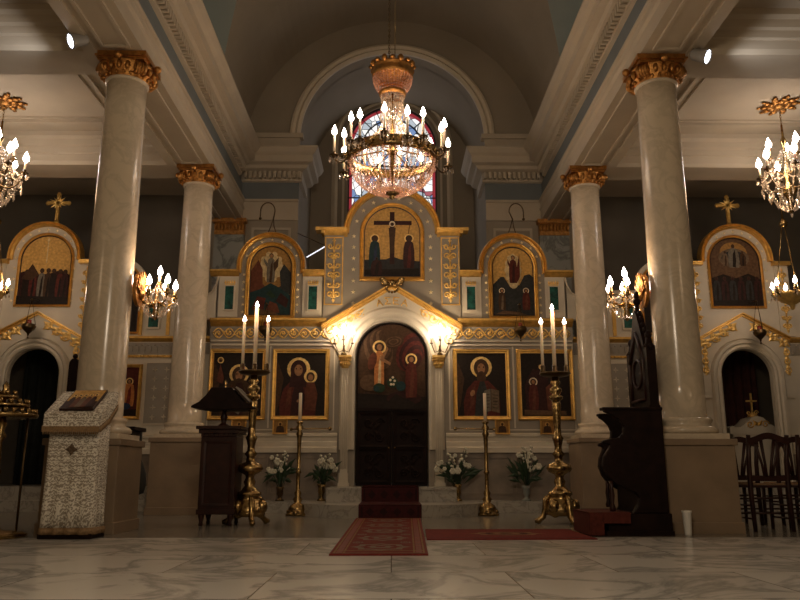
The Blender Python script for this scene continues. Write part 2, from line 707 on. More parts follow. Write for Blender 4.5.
def icon_bust(p, robe, under, u=0, halo=.42, headv=.70, book=False, child=False, bald=False):
    p.full('dark')
    p.P([(-1, .0), (-1, .9), (-.7, .6), (-.85, .2)], 'brown')
    p.halo(u, headv, halo, 'halo', None)
    p.E(u, headv - .16, halo * .45, 'brown', 1.3)
    p.P([(u - .72, 0), (u - .74, .22), (u - .6, .42), (u - .28, .56), (u + .28, .56), (u + .62, .42), (u + .74, .2), (u + .72, 0)], robe)
    p.P([(u - .30, .0), (u - .22, .35), (u - .06, .55), (u + .12, .55), (u + .3, .30), (u + .2, 0)], under)
    p.P([(u - .5, .1), (u - .42, .4), (u - .25, .5), (u - .3, .2)], 'rust')
    p.P([(u + .5, .1), (u + .46, .38), (u + .32, .46), (u + .36, .18)], 'shadow')
    p.E(u, headv - .012, halo * .70, 'shadow' if child else 'brown', 1.2)
    if child:
        p.P([(u - .30, headv - .02), (u - .36, .45), (u + .34, .45), (u + .29, headv - .02)], 'shadow')
    p.E(u, headv - .025, halo * .36, 'skin', 1.4)
    if not child:
        p.E(u, headv - .10, halo * .26, 'brown', .8)
    p.E(u - .09, headv + .0, .03, 'dark')
    p.E(u + .09, headv + .0, .03, 'dark')
    if child:
        p.halo(u + .50, .62, .27, 'halo', None)
        p.P([(u + .3, .1), (u + .28, .38), (u + .36, .53), (u + .66, .53), (u + .80, .34), (u + .72, .08)], 'rust')
        p.E(u + .50, .615, .17, 'brown', 1.15)
        p.E(u + .50, .605, .105, 'skin', 1.25)
        p.E(u + .05, .24, .10, 'skin', .6, rot=.5)
    if book:
        p.P([(u + .1, .06), (u + .1, .40), (u + .36, .43), (u + .36, .08)], 'grey')
        p.P([(u + .38, .08), (u + .38, .43), (u + .70, .40), (u + .70, .05)], 'mist')
        for k in range(5):
            p.P([(u + .15, .13 + k * .05), (u + .15, .138 + k * .05), (u + .31, .145 + k * .05), (u + .31, .137 + k * .05)], 'dark')
            p.P([(u + .43, .13 + k * .05), (u + .43, .138 + k * .05), (u + .64, .13 + k * .05), (u + .64, .122 + k * .05)], 'dark')
        p.E(u - .38, .36, .09, 'skin', 1.5, rot=-.4)


# =================================================================== STRUCTURE
S('floor', MB().box(-9.4, 9.4, -5, 18.2, -.12, 0), FLOORM)

S('floor', MB().box(-9.2, 9.2, 7.9, 13.0, -.05, .003), veined('soleas_marble', (.27, .25, .21), (.10, .09, .08), 1.3, .18, .6, brick=(.9, .9), width=.05, base2=(.20, .185, .155)))

# bema: the raised floor behind and before the icon screens
S('trim_1', MB().box(-8.9, 8.9, 13.05, 16.9, .0, .40), STEPM)          # sanctuary floor
b = MB()
b.prism([(-3.0, 12.45), (-1.35, 12.45)] + [(-1.42 * cos(t), 12.3 - 1.36 * sin(t) ** .8) for t in [PI * k / 20 for k in range(1, 20)]] + [(1.35, 12.45), (3.0, 12.45), (3.0, 13.0), (-3.0, 13.0)], 0, .18, axis='z')
b.box(-8.9, -3.0, 12.9, 13.3, 0, .18).box(3.0, 8.9, 12.9, 13.3, 0, .18)
S('trim_2', b, STEPM)
b = MB()
b.box(-1.0, 1.0, 12.0, 13.04, .181, .40)
b.sweep([(-1.0, .385, 0, 1), (1.0, .385, 0, 1)], [(-.02, 0), (-.02, -.02), (.016, -.02), (.016, 0)], y=12.0)
S('trim_3', b, STEPM)

# walls
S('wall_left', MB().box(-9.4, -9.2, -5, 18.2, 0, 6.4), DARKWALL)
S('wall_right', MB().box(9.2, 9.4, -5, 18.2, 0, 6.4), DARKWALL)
S('wall_front', MB().box(-9.4, 9.4, -5.2, -5, 0, 11), PLASTER)
ENDY = 14.83
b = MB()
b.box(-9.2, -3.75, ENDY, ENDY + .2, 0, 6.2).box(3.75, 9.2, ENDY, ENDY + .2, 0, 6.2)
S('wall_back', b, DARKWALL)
# nave end wall with the chancel arch
AW, AS = 1.93, 7.5
poly = [(-3.75, .4), (-AW, .4)] + [(-AW, AS)] + [(AW * cos(a), AS + AW * sin(a)) for a in [PI - PI * k / 28 for k in range(1, 28)]] + [(AW, AS), (AW, .4), (3.75, .4), (3.75, 11), (-3.75, 11)]
b = MB().prism(poly, ENDY, ENDY + .35)
S('wall_nave_back', b, PLASTER2)
# apse walls and vault
WY = 17.0
b = MB()
b.box(-AW - .1, -AW, ENDY + .34, WY, .4, AS).box(AW, AW + .1, ENDY + .34, WY, .4, AS)
vs, fs = [], []
for k in range(29):
    a = PI - PI * k / 28
    vs += [(AW * cos(a), ENDY + .3, AS + AW * sin(a)), (AW * cos(a), WY, AS + AW * sin(a))]
fs = [(2 * k, 2 * k + 1, 2 * k + 3, 2 * k + 2) for k in range(28)]
b.add(vs, fs, smooth=True)
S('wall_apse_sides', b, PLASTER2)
GW, GS, GZ = 1.06, 8.28, 4.6
poly = [(-2.1, .4), (-2.1, 9.7), (2.1, 9.7), (2.1, .4), (GW + .02, .4), (GW + .02, GZ)]
poly2 = [(-2.1, .4), (-GW, .4), (-GW, GS)] + [(GW * cos(a), GS + GW * sin(a)) for a in [PI - PI * k / 28 for k in range(1, 28)]] + [(GW, GS), (GW, .4), (2.1, .4), (2.1, 9.7), (-2.1, 9.7)]
b = MB().prism(poly2, WY, WY + .3).box(-GW, GW, WY, WY + .3, .4, GZ)
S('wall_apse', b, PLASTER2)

# stained glass window
def stained():
    m = bpy.data.materials.new('stained_glass')
    m.use_nodes = True
    N, L = m.node_tree.nodes, m.node_tree.links
    bs = N['Principled BSDF']
    bs.inputs['Base Color'].default_value = (.02, .03, .05, 1)
    bs.inputs['Roughness'].default_value = .2
    tc = N.new('ShaderNodeTexCoord')
    v = N.new('ShaderNodeTexVoronoi')
    v.inputs['Scale'].default_value = 5.5
    L.new(tc.outputs['Object'], v.inputs['Vector'])
    r = N.new('ShaderNodeValToRGB')
    r.color_ramp.interpolation = 'CONSTANT'
    e = r.color_ramp.elements
    e[0].position = 0; e[0].color = (.95, .93, .92, 1)
    e[1].position = .28; e[1].color = (.16, .24, .42, 1)
    for p, c in ((.42, (1, .96, .9, 1)), (.58, (.42, .46, .50, 1)), (.70, (1, .98, .95, 1)), (.84, (.35, .10, .12, 1)), (.9, (.7, .68, .62, 1))):
        x = e.new(p); x.color = c
    sp = N.new('ShaderNodeSeparateColor')
    L.new(v.outputs['Color'], sp.inputs[0])
    L.new(sp.outputs[0], r.inputs['Fac'])
    v2 = N.new('ShaderNodeTexVoronoi')
    v2.feature = 'DISTANCE_TO_EDGE'
    v2.inputs['Scale'].default_value = 5.5
    L.new(tc.outputs['Object'], v2.inputs['Vector'])
    gt = N.new('ShaderNodeMath'); gt.operation = 'GREATER_THAN'; gt.inputs[1].default_value = .035
    L.new(v2.outputs['Distance'], gt.inputs[0])
    ml = N.new('ShaderNodeMath'); ml.operation = 'MULTIPLY'; ml.inputs[1].default_value = .62
    L.new(gt.outputs[0], ml.inputs[0])
    L.new(r.outputs['Color'], bs.inputs['Emission Color'])
    L.new(ml.outputs[0], bs.inputs['Emission Strength'])
    return m


SG = stained()
REDG = mat('red_border_glass', (.05, .01, .01), .2, emis=(.30, .03, .04), estr=.5)
LEAD = mat('window_leading', (.02, .018, .015), .6)
w = MB().prism(arch_poly(0, GW - .10, GZ, GS), WY + .12, WY + .14)
win = w.build('window_1', SG)
win['kind'] = 'structure'
MB().sweep(arch_path(0, GW - .10, GZ, GS), [(0, .11), (0, .13), (.10, .13), (.10, .11)], y=WY).build('coloured_border', REDG, win)
b = MB()
b.sweep(arch_path(0, GW - .03, GZ, GS), [(0, .05), (0, .11), (.05, .11), (.05, .05)], y=WY)
b.sweep(arch_path(0, GW - .33, GZ, GS), [(-.015, .08), (-.015, .11), (.015, .11), (.015, .08)], y=WY)
for x in (-.36, 0, .36):
    b.box(x - .014, x + .014, WY + .08, WY + .11, GZ, GS + .6)
for z in (5.4, 6.2, 7.0, 7.8):
    b.box(-GW + .03, GW - .03, WY + .08, WY + .11, z - .012, z + .012)
for k in range(1, 8):
    a = PI * k / 8
    b.tube([(.73 * cos(a), WY + .1, GS + .73 * sin(a)), (GW * .97 * cos(a), WY + .1, GS + GW * .97 * sin(a))], .012, 4)
b.build('leading', LEAD, win)
# window surround moulding (apse) and chancel archivolt
b = MB()
b.sweep(arch_path(0, 1.30, 4.6, GS, 32), [(0, .0), (0, -.09), (.05, -.12), (.10, -.09), (.14, -.05), (.14, 0)], y=WY)
b.sweep(arch_path(0, 1.14, 4.6, GS, 32), [(0, .0), (0, -.04), (.05, -.04), (.05, 0)], y=WY)
S('trim_4', b, PALE)
b = MB()
b.sweep(arch_path(0, AW, AS - .05, AS, 40), [(0, .0), (0, -.05), (.07, -.09), (.12, -.04), (.17, -.09), (.22, -.07), (.24, 0)], y=ENDY)
S('trim_5', b, PALE)
# pedestal blocks above the cornice
b = MB()
for s in (-1, 1):
    b.box(*sorted((s * 1.93, s * 3.1)), ENDY - .12, ENDY, 7.13, 7.42)
    b.box(*sorted((s * 1.86, s * 3.1)), ENDY - .18, ENDY, 7.42, 7.52)
S('trim_6', b, PLASTER)

# nave vault with lunettes
VR, VZ = 3.1, 7.14
LYS = [(10.5, 1.95), (5.2, 1.95)]
b = MB()
NT = 24
for s in (-1, 1):
    for i in range(NT):
        t0, t1 = PI / 2 * i / NT, PI / 2 * (i + 1) / NT

        def row(t):
            z = VZ + VR * sin(t)
            x = s * VR * cos(t)
            cuts = [-5.0]
            for yc, rw in sorted(LYS):
                h = z - VZ
                ww = math.sqrt(max(0, rw * rw - h * h))
                cuts += [yc - ww, yc + ww]
            cuts.append(ENDY)
            return x, z, cuts
        xa, za, ca = row(t0)
        xb, zb_, cb = row(t1)
        for k in range(0, len(ca), 2):
            b.add([(xa, ca[k], za), (xa, ca[k + 1], za), (xb, cb[k + 1], zb_), (xb, cb[k], zb_)], [(0, 1, 2, 3)], smooth=True)
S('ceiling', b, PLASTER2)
b = MB()
TEAL_LIT = mat('teal_lit_reveal_plaster', (.24, .25, .22), .8, 0, .05, 2)  # cool window light put into the reveal's plaster colour
for s in (-1, 1):
    for yc, rw in LYS:
        n = 24
        vs = []
        for k in range(n + 1):
            a = PI * k / n
            h = rw * sin(a)
            vs += [(s * math.sqrt(VR * VR - h * h), yc + rw * cos(a), VZ + h), (s * 4.3, yc + rw * cos(a), VZ + h)]
        b.add(vs, [(2 * k, 2 * k + 1, 2 * k + 3, 2 * k + 2) for k in range(n)], smooth=True)
        b.box(*sorted((s * 3.05, s * 4.35)), yc - rw, yc + rw, VZ - .05, VZ - .01)
S('ceiling', b, TEAL_LIT)
SKYG = mat('dusk_lit_pane', (.1, .2, .22), .3, emis=(.30, .43, .42), estr=.22)
for s in (-1, 1):
    for yc, rw in LYS:
        n = 20
        pts = [(yc + rw * cos(PI * k / n), VZ + rw * sin(PI * k / n)) for k in range(n + 1)]
        o = MB().prism(pts, s * 4.25, s * 4.3, axis='x').build('window_%d' % (2 + LYS.index((yc, rw)) * 2 + (s > 0)), SKYG)
        o['kind'] = 'structure'
        fr = MB()
        for k in range(1, 6):
            a = PI * k / 6
            fr.tube([(s * 4.22, yc, VZ), (s * 4.22, yc + rw * cos(a), VZ + rw * sin(a))], .03, 4)
        fr.tube([(s * 4.22, yc + rw * .55 * cos(PI * k / 14), VZ + rw * .55 * sin(PI * k / 14)) for k in range(15)], .03, 4)
        fr.build('glazing_bars', LEAD, o)

# nave entablature: profile in (x out, z)
ARC = [(3.62, 5.66), (3.05, 5.66), (3.05, 5.86), (3.02, 5.90), (3.05, 5.92), (3.05, 6.04), (3.02, 6.06), (3.02, 6.10), (3.10, 6.10), (3.62, 6.10)]
FRZ = [(3.10, 6.10), (3.10, 6.48), (3.6, 6.48), (3.6, 6.10)]
CRN = [(3.10, 6.48), (3.04, 6.50), (3.04, 6.70), (2.93, 6.74), (2.90, 6.80), (2.80, 6.83), (2.80, 6.97), (2.74, 7.02), (2.69, 7.10), (2.69, 7.14), (3.6, 7.14), (3.6, 6.48)]
for s, nm in ((-1, 'left'), (1, 'right')):
    for prof, y1, m, n in ((ARC, ENDY, PLASTER, 'architrave'), (FRZ, ENDY, SLATE, 'frieze'), (CRN, ENDY - .4, PLASTER, 'cornice')):
        b = MB().prism([(s * x, z) for x, z in prof], -4.9, y1)
        if n == 'architrave':   # sunk panel on the soffit, framed by small fillets
            for y0, yy in ((2.2, 4.6), (5.7, 8.25), (9.15, 11.8), (12.75, 14.7)):
                b.box(*sorted((s * 3.16, s * 3.20)), y0, yy, 5.63, 5.66)
                b.box(*sorted((s * 3.47, s * 3.51)), y0, yy, 5.63, 5.66)
                b.box(*sorted((s * 3.16, s * 3.51)), y0 - .04, y0, 5.63, 5.66)
                b.box(*sorted((s * 3.16, s * 3.51)), yy, yy + .04, 5.63, 5.66)
        if n == 'cornice':
            y = 4.0
            while y < ENDY - .5:
                b.box(*sorted((s * 2.95, s * 3.04)), y, y + .055, 6.54, 6.68)
                y += .10
        S('trim_nave_%s_%s' % (n, nm), b, m)
    # outer face over the aisle
    b = MB().box(*sorted((s * 3.6, s * 3.75)), -4.9, ENDY, 5.62, 6.4)
    b.prism([(s * 3.75, 5.70), (s * 3.80, 5.73), (s * 3.80, 5.80), (s * 3.75, 5.84)], -4.9, ENDY)
    b.prism([(s * 3.75, 6.02), (s * 3.84, 6.10), (s * 3.88, 6.20), (s * 3.75, 6.20)], -4.9, ENDY)
    S('trim_aisle_fascia_%s' % nm, b, PLASTER)
    # return along the end wall (over the chancel piers); profile in (y,z)
    x0, x1 = 1.93, 3.12
    yz = lambda pr: [(ENDY - (3.10 - x), z) for x, z in pr]
    ARC2 = [(3.12, 5.66), (3.05, 5.66), (3.05, 6.04), (3.02, 6.06), (3.02, 6.10), (3.12, 6.10)]
    b = MB().prism(yz(ARC2), s * x0, s * x1, axis='x')
    S('trim_pier_architrave_%s' % nm, b, PLASTER)
    b = MB().box(*sorted((s * x0, s * x1)), ENDY - .02, ENDY + .02, 6.10, 6.48)
    S('trim_pier_frieze_%s' % nm, b, SLATE)
    b = MB()
    # cornice: front run mitred into the return on the arch side
    prf = [(0, 6.48), (.06, 6.50), (.06, 6.70), (.17, 6.74), (.20, 6.80), (.30, 6.83), (.30, 6.97), (.36, 7.02), (.41, 7.10), (.41, 7.14), (0, 7.14)]
    vs = []
    for d, z in prf:
        vs.append((s * 3.12, ENDY - d, z))
    for d, z in prf:
        vs.append((s * (x0 - d), ENDY - d, z))
    for d, z in prf:
        vs.append((s * (x0 - d), ENDY + .9, z))
    q = len(prf)
    fs = []
    for r_ in range(2):
        for j in range(q):
            j2 = (j + 1) % q
            fs.append((r_ * q + j, r_ * q + j2, (r_ + 1) * q + j2, (r_ + 1) * q + j))
    b.add(vs, fs)
    x = x0 - .04
    while x < 3.0:
        b.box(*sorted((s * x, s * (x + .055))), ENDY - .16, ENDY - .06, 6.54, 6.68)
        x += .10
    S('trim_pier_cornice_%s' % nm, b, PLASTER)
    # aisle ceilings and beams
    b = MB().box(*sorted((s * 3.7, s * 9.3)), -5, ENDY + .1, 6.2, 6.4)
    for (ya, yb) in ((9.05, 11.9), (4.6, 8.35)):
        for k, (ins, wd) in enumerate(((.45, .07), (.60, .03))):
            xa, xb = 3.9 + ins, 8.9 - ins
            a_, c_ = ya + ins, yb - ins
            zt = 6.2 - (.05 if k == 0 else .03)
            b.box(*sorted((s * xa, s * xb)), a_, a_ + wd, zt, 6.2)
            b.box(*sorted((s * xa, s * xb)), c_ - wd, c_, zt, 6.2)
            b.box(*sorted((s * xa, s * (xa + wd))), a_, c_, zt, 6.2)
            b.box(*sorted((s * (xb - wd), s * xb)), a_, c_, zt, 6.2)
    S('ceiling', b, PLASTER)
    for i, (ya, yb) in enumerate(((4.0, 4.7), (8.35, 9.05), (11.9, 12.6))):
        pr_ = [(ya - .10, 6.2), (ya - .10, 6.12), (ya - .05, 6.08), (ya - .04, 5.98), (ya, 5.96), (ya, 5.86), (ya + .03, 5.84), (ya + .03, 5.72), (ya + .06, 5.66),
               (yb - .06, 5.66), (yb - .03, 5.72), (yb - .03, 5.84), (yb, 5.86), (yb, 5.96), (yb + .05, 6.08), (yb + .1, 6.2)]
        b = MB().prism(pr_, s * 3.7, s * 9.2, axis='x')
        S('trim_beam_%s_%d' % (nm, i + 1), b, PLASTER)
    # pilaster answering the arcade on the end wall, marble, with a gilt cap
    b = MB().box(*sorted((s * 3.0, s * 3.6)), ENDY - .12, ENDY, .4, 5.32)
    S('trim_pilaster_%s' % nm, b, WALLM)
    b = MB().box(*sorted((s * 2.96, s * 3.64)), ENDY - .17, ENDY, 5.58, 5.66)
    b.box(*sorted((s * 3.0, s * 3.6)), ENDY - .14, ENDY, 5.32, 5.40)
    for k in range(9):
        b.ball((s * (3.02 + .07 * k), ENDY - .12, 5.49), .045, 6, sz=(.7, 1, 2), seg=4)
    b.box(*sorted((s * 3.0, s * 3.6)), ENDY - .11, ENDY, 5.4, 5.58)
    S('trim_pilaster_capital_%s' % nm, b, GOLDD)
    # pale panel between pilaster and chancel arch edge
    b = MB().sweep(rect_path(*sorted((s * 2.12, s * 2.82)), 3.4, 5.45), [(0, 0), (0, -.03), (.05, -.03), (.05, 0)], closed=True, y=ENDY)
    S('trim_pier_panel_%s' % nm, b, PLASTER)

# =================================================================== COLUMNS
def column(s, y, pz, r0, r1, label, pw=.395):
    CXX = 3.32 if y < 10 else 3.29
    t = T('marble_column', label, 'column', (s * CXX, y, 0), 'veined marble arcade columns')
    x = s * CXX
    b = MB()
    b.box(x - pw, x + pw, y - pw, y + pw, 0, pz - .07)
    b.box(x - pw - .02, x + pw + .02, y - pw - .02, y + pw + .02, 0, .12)
    b.box(x - pw - .025, x + pw + .025, y - pw - .025, y + pw + .025, pz - .07, pz)
    b.build('plinth', STONE, t, bevel=.008)
    b = MB()
    b.box(x - r0 - .10, x + r0 + .10, y - r0 - .10, y + r0 + .10, pz + .001, pz + .06)
    prof = [(r0 + .08, .06), (r0 + .11, .08), (r0 + .11, .11), (r0 + .08, .14), (r0 + .045, .15), (r0 + .035, .18), (r0 + .05, .20), (r0 + .055, .225), (r0 + .035, .245), (r0 + .005, .25)]
    b.lathe([(a, pz + c) for a, c in prof], (x, y, 0), 32)
    b.build('base', COLM, t)
    b = MB()
    H0, H1 = pz + .25, 5.36
    prof = []
    for k in range(13):
        u = k / 12
        prof.append((r0 + (r1 - r0) * (u ** 1.6), H0 + (H1 - H0) * u))
    prof.insert(0, (r0 + .03, H0 - .005))
    b.lathe(prof, (x, y, 0), 36)
    b.lathe([(r1, H1 - .03), (r1 + .025, H1 - .02), (r1 + .025, H1 + .01), (r1, H1 + .02)], (x, y, 0), 32)
    b.build('shaft', COLM, t)
    # gilt capital: egg ring, flared bell of leaves, volutes at the four corners, moulded abacus
    b = MB()
    b.lathe([(r1 + .01, 5.355), (r1 + .03, 5.37), (r1 + .03, 5.40), (r1 + .05, 5.44), (r1 + .07, 5.50), (r1 + .085, 5.55), (r1 + .085, 5.57)], (x, y, 0), 32)
    for k in range(20):
        a = 2 * PI * k / 20
        b.ball((x + (r1 + .085) * cos(a), y + (r1 + .085) * sin(a), 5.475), .034, 6, sz=(1, 1, 1.7), seg=5)
        a += PI / 20
        b.ball((x + (r1 + .04) * cos(a), y + (r1 + .04) * sin(a), 5.40), .022, 6, sz=(1, 1, 1.3), seg=4)
    for k in range(4):
        a = PI / 4 + k * PI / 2
        c = Vector((x + (r1 + .055) * cos(a), y + (r1 + .055) * sin(a), 5.47))
        d = Vector((cos(a), sin(a), 0))
        nrm = Vector((-sin(a), cos(a), 0))
        for off in (-.05, -.017, .017, .05):
            pts = []
            for i in range(20):
                u = i / 19
                an = PI * .6 - u * 3.6 * PI / 1.5
                rr = .085 * (1 - .8 * u)
                pts.append(c + nrm * off + d * (rr * cos(an)) + Vector((0, 0, rr * sin(an))))
            b.tube(pts, .021, 5)
        b.tube([c - nrm * .06, c + nrm * .06], .045, 8)
    for k in range(4):   # rosette on each face of the abacus
        a = k * PI / 2
        b.ball((x + (r1 + .13) * cos(a), y + (r1 + .13) * sin(a), 5.57), .05, 8, seg=5)
    q = r1 + .045
    b.box(x - q, x + q, y - q, y + q, 5.56, 5.60)
    b.box(x - q - .03, x + q + .03, y - q - .03, y + q + .03, 5.60, 5.659)
    b.build('capital', GOLDD, t)
    return t


column(-1, 8.7, .99, .262, .235, 'near marble column on the left, beside the brocade-covered lectern')
column(1, 8.7, .99, .262, .235, 'near marble column on the right, behind the carved bishop throne')
column(-1, 12.2, 1.15, .262, .235, 'farther left marble column standing against the left end of the central icon screen')
column(1, 12.2, 1.15, .262, .235, 'farther right marble column standing against the right end of the central icon screen')

# =================================================================== CENTRAL ICON SCREEN
CY = 13.0
t = T('icon_screen', 'central cream and gold icon screen with tall arched centre between the far columns', 'iconostasis', (0, CY, .4), 'iconostasis walls')
DW, DS = .62, 2.57
b = MB()
poly = [(-3.15, .181), (-DW, .181), (-DW, DS)] + [(DW * cos(a), DS + DW * sin(a)) for a in [PI - PI * k / 24 for k in range(1, 24)]] + [(DW, DS), (DW, .181), (3.15, .181), (3.15, 3.2), (-3.15, 3.2)]
b.prism(poly, CY, CY + .12)
b.build('screen_wall', TAUPE, t)
# attic wall
b = MB()
att = [(-3.08, 3.2), (3.08, 3.2), (3.08, 4.04)]
R1 = .56
def arc(cx, r, zs, a0, a1, n=16):
    return [(cx + r * cos(a0 + (a1 - a0) * k / n), zs + r * sin(a0 + (a1 - a0) * k / n)) for k in range(n + 1)]
att += arc(2.14, R1, 4.2, 0, PI) + [(1.56, 4.04), (1.20, 4.04), (1.20, 4.78), (.84, 4.78)] + arc(0, .82, 4.78, 0, PI) + [(-1.20, 4.78), (-1.20, 4.04), (-1.56, 4.04)] + arc(-2.14, R1, 4.2, 0, PI) + [(-3.08, 4.04)]
b.prism(att, CY, CY + .12)
b.build('attic', TAUPE, t)
# cream fields either side of the green tablets and above the gable
b = MB()
for s in (-1, 1):
    for cx in (s * 2.87, s * 1.40):
        b.box(cx - .17, cx + .17, CY - .02, CY, 3.27, 4.0)
pieces(b, 'tablet_field', CREAM, t, lambda c: round(c[0] / 1.4))
for s in (-1, 1):
    for cx in (s * 2.85, s * 1.39):
        o = MB().box(cx - .075, cx + .075, CY - .035, CY - .02, 3.40, 3.82).build('green_tablet', GREEN, t)
        bb = MB().sweep(rect_path(cx - .075, cx + .075, 3.40, 3.82), [(0, 0), (0, -.03), (.018, -.03), (.018, 0)], closed=True, y=CY - .02)
        bb.build('tablet_frame', CREAM, o)
        bb = MB()
        for k in range(5):
            leaf(bb, cx - .08 + .04 * k, 3.86, CY - .025, .075, .022, PI / 2)
        bb.box(cx - .09, cx + .09, CY - .03, CY - .02, 3.845, 3.865)
        bb.build('leaf_crest', GOLD, o)
# main entablature
b = MB()
prof = [(CY, 3.10), (CY - .03, 3.11), (CY - .06, 3.15), (CY - .10, 3.17), (CY - .12, 3.20), (CY - .12, 3.235), (CY, 3.24)]
for s in (-1, 1):
    b.prism(prof, s * 1.14, s * 3.15, axis='x')
pieces(b, 'gilt_cornice', GOLDP, t)
b = MB()
for s in (-1, 1):
    b.box(*sorted((s * 1.02, s * 3.15)), CY - .02, CY, 2.86, 3.10)
pieces(b, 'frieze_band', TAUPE, t)
b = MB()
for s in (-1, 1):
    b.box(*sorted((s * 1.02, s * 3.13)), CY - .035, CY - .0, 2.835, 2.86)
    b.box(*sorted((s * 1.02, s * 3.13)), CY - .030, CY - .0, 2.765, 2.78)
pieces(b, 'frieze_fillet', PALE, t)
for s in (-1, 1):
    bb = vine(1.05, 3.10, 2.98, .085, CY - .03, .19, .014)
    if s < 0:
        bb.mirror()
    bb.build('vine_scroll', GOLD, t)
# gable
def gable_path(x, z0, z1, cx=0):
    sl = math.atan2(z1 - z0, x)
    k = 1 / cos(sl)
    return [(cx - x, z0, 0, k), (cx, z1, 0, k), (cx + x, z0, 0, k)]
b = MB().prism([(-1.18, 3.12), (0, 3.84), (1.18, 3.12), (1.18, 3.0), (1.02, 2.78), (.90, DS)] + [(.88 * cos(PI * k / 24), DS + .88 * sin(PI * k / 24)) for k in range(25)] + [(-1.02, 2.78), (-1.18, 3.0)], CY - .05, CY)
b.build('gable_field', CREAM, t)
b = MB().sweep(gable_path(1.22, 3.13, 3.87), [(0, 0), (0, -.12), (-.025, -.12), (-.045, -.08), (-.07, -.08), (-.09, -.05), (-.09, 0)], y=CY)
b.build('gable_moulding', GOLDP, t)
b = MB().sweep(arch_path(0, .635, 1.0, DS, 32), [(0, 0), (0, -.06), (.04, -.075), (.09, -.06), (.12, -.06), (.15, -.085), (.21, -.085), (.25, -.06), (.26, 0)], y=CY)
for i in range(len(b.v)):
    pass
b.v = [(x, y, max(z, .42)) for x, y, z in b.v]
b.build('door_archivolt', CREAM, t)
b = MB()
for s in (-1, 1):
    g = lambda u, off: (s * (1.12 - u * 1.0), 3.12 + u * .60 - off)
    for k, u in enumerate((.06, .24, .40, .55)):
        x, z = g(u, .11)
        b.tube(spiral(x, z - .02, CY - .06, .11 - .05 * u, 1.3, s * (1 if k % 2 else -1), 0), .009, 4)
        leaf(b, x, z, CY - .06, .12, .03, PI / 2 + s * .9)
        leaf(b, x, z, CY - .06, .11, .03, -PI / 2 + s * .6)
    b.tube(spiral(s * 1.0, 2.86, CY - .06, .10, 1.4, s, PI / 2), .010, 4)
    leaf(b, s * .98, 2.95, CY - .06, .12, .04, PI / 2)
pieces(b, 'gable_scroll', GOLD, t)
# gilt letters over the arch: raised strokes
LET = {'A': [[(0, 0), (.5, 1), (1, 0)], [(.2, .38), (.8, .38)]], 'S': [[(1, 1), (0, 1), (.55, .5), (0, 0), (1, 0)]], 'E': [[(1, 1), (0, 1), (0, 0), (1, 0)], [(0, .5), (.8, .5)]]}
b = MB()
for ch, xc in zip('ASEA', (-.21, -.072, .072, .21)):
    zc = 3.50 - .9 * xc * xc
    tilt = -xc * .9
    for st in LET[ch]:
        pts = []
        for u, v in st:
            a, c = (u - .5) * .10, v * .12
            pts.append((xc + a * cos(tilt) - c * sin(tilt), CY - .058, zc + a * sin(tilt) + c * cos(tilt)))
        for p0, p1 in zip(pts, pts[1:]):
            b.tube([p0, p1], .010, 4)
b.build('gilt_lettering', GOLD, t)
# winged head and wreath at the gable tip
b = MB()
b.ball((0, CY - .14, 3.86), .06, 10)
for s in (-1, 1):
    for k in range(4):
        a = .15 + k * .38
        b.ball((s * (.11 + .02 * k), CY - .13, 3.86 + .03 * k - .02), .09 - .012 * k, 8, sz=(1, .3, .32 + .1 * k), seg=5)
for k in range(12):
    a = 2 * PI * k / 12
    b.ball((.10 * cos(a), CY - .12, 3.765 + .07 * sin(a)), .026, 6, seg=4)
b.build('winged_head_ornament', BRASS, t)
# central pilasters and their caps
for s in (-1, 1):
    MB().box(*sorted((s * .86, s * 1.20)), CY - .04, CY, 3.20, 4.76).build('attic_pilaster', TAUPE, t)
    bb = MB().sweep(rect_path(*sorted((s * .885, s * 1.175)), 3.50 if s else 0, 4.70), [(0, 0), (0, -.015), (.018, -.015), (.018, 0)], closed=True, y=CY - .04)
    bb.build('pilaster_moulding', GOLDP, t)
    candelabra_panel(s * 1.03, 3.58, 4.64, .135, CY - .05, .015, .175).build('arabesque', GOLD, t)
    pr_ = [(CY, 4.74), (CY - .06, 4.76), (CY - .09, 4.81), (CY - .14, 4.84), (CY - .14, 4.88), (CY, 4.89)]
    bb = MB()
    bb.prism(pr_, s * .80, s * 1.22, axis='x')
    for xo, za, zb2 in ((1.26, 4.78, 4.83), (1.36, 4.83, 4.89)):
        bb.box(*sorted((s * 1.20, s * xo)), CY - .12, CY + .12, za, zb2)
    bb.build('pilaster_cornice', GOLDP, t)
# central arch
b = MB().sweep(arch_path(0, .77, 4.86, 4.86 - .06, 40)[1:-1], [(0, 0), (0, -.06), (.03, -.09), (.06, -.07), (.09, -.10), (.11, -.06), (.11, .1), (0, .1)], y=CY)
b.build('arch_moulding', GOLDP, t)
pts = [(s * .685, 3.52 + .205 * k) for s in (-1, 1) for k in range(7)]
for k in range(1, 9):
    a = PI * k / 9
    pts.append((.675 * cos(a), 4.80 + .675 * sin(a)))
stars(pts, CY - .006, .042).build('star_studs', STAR, t)
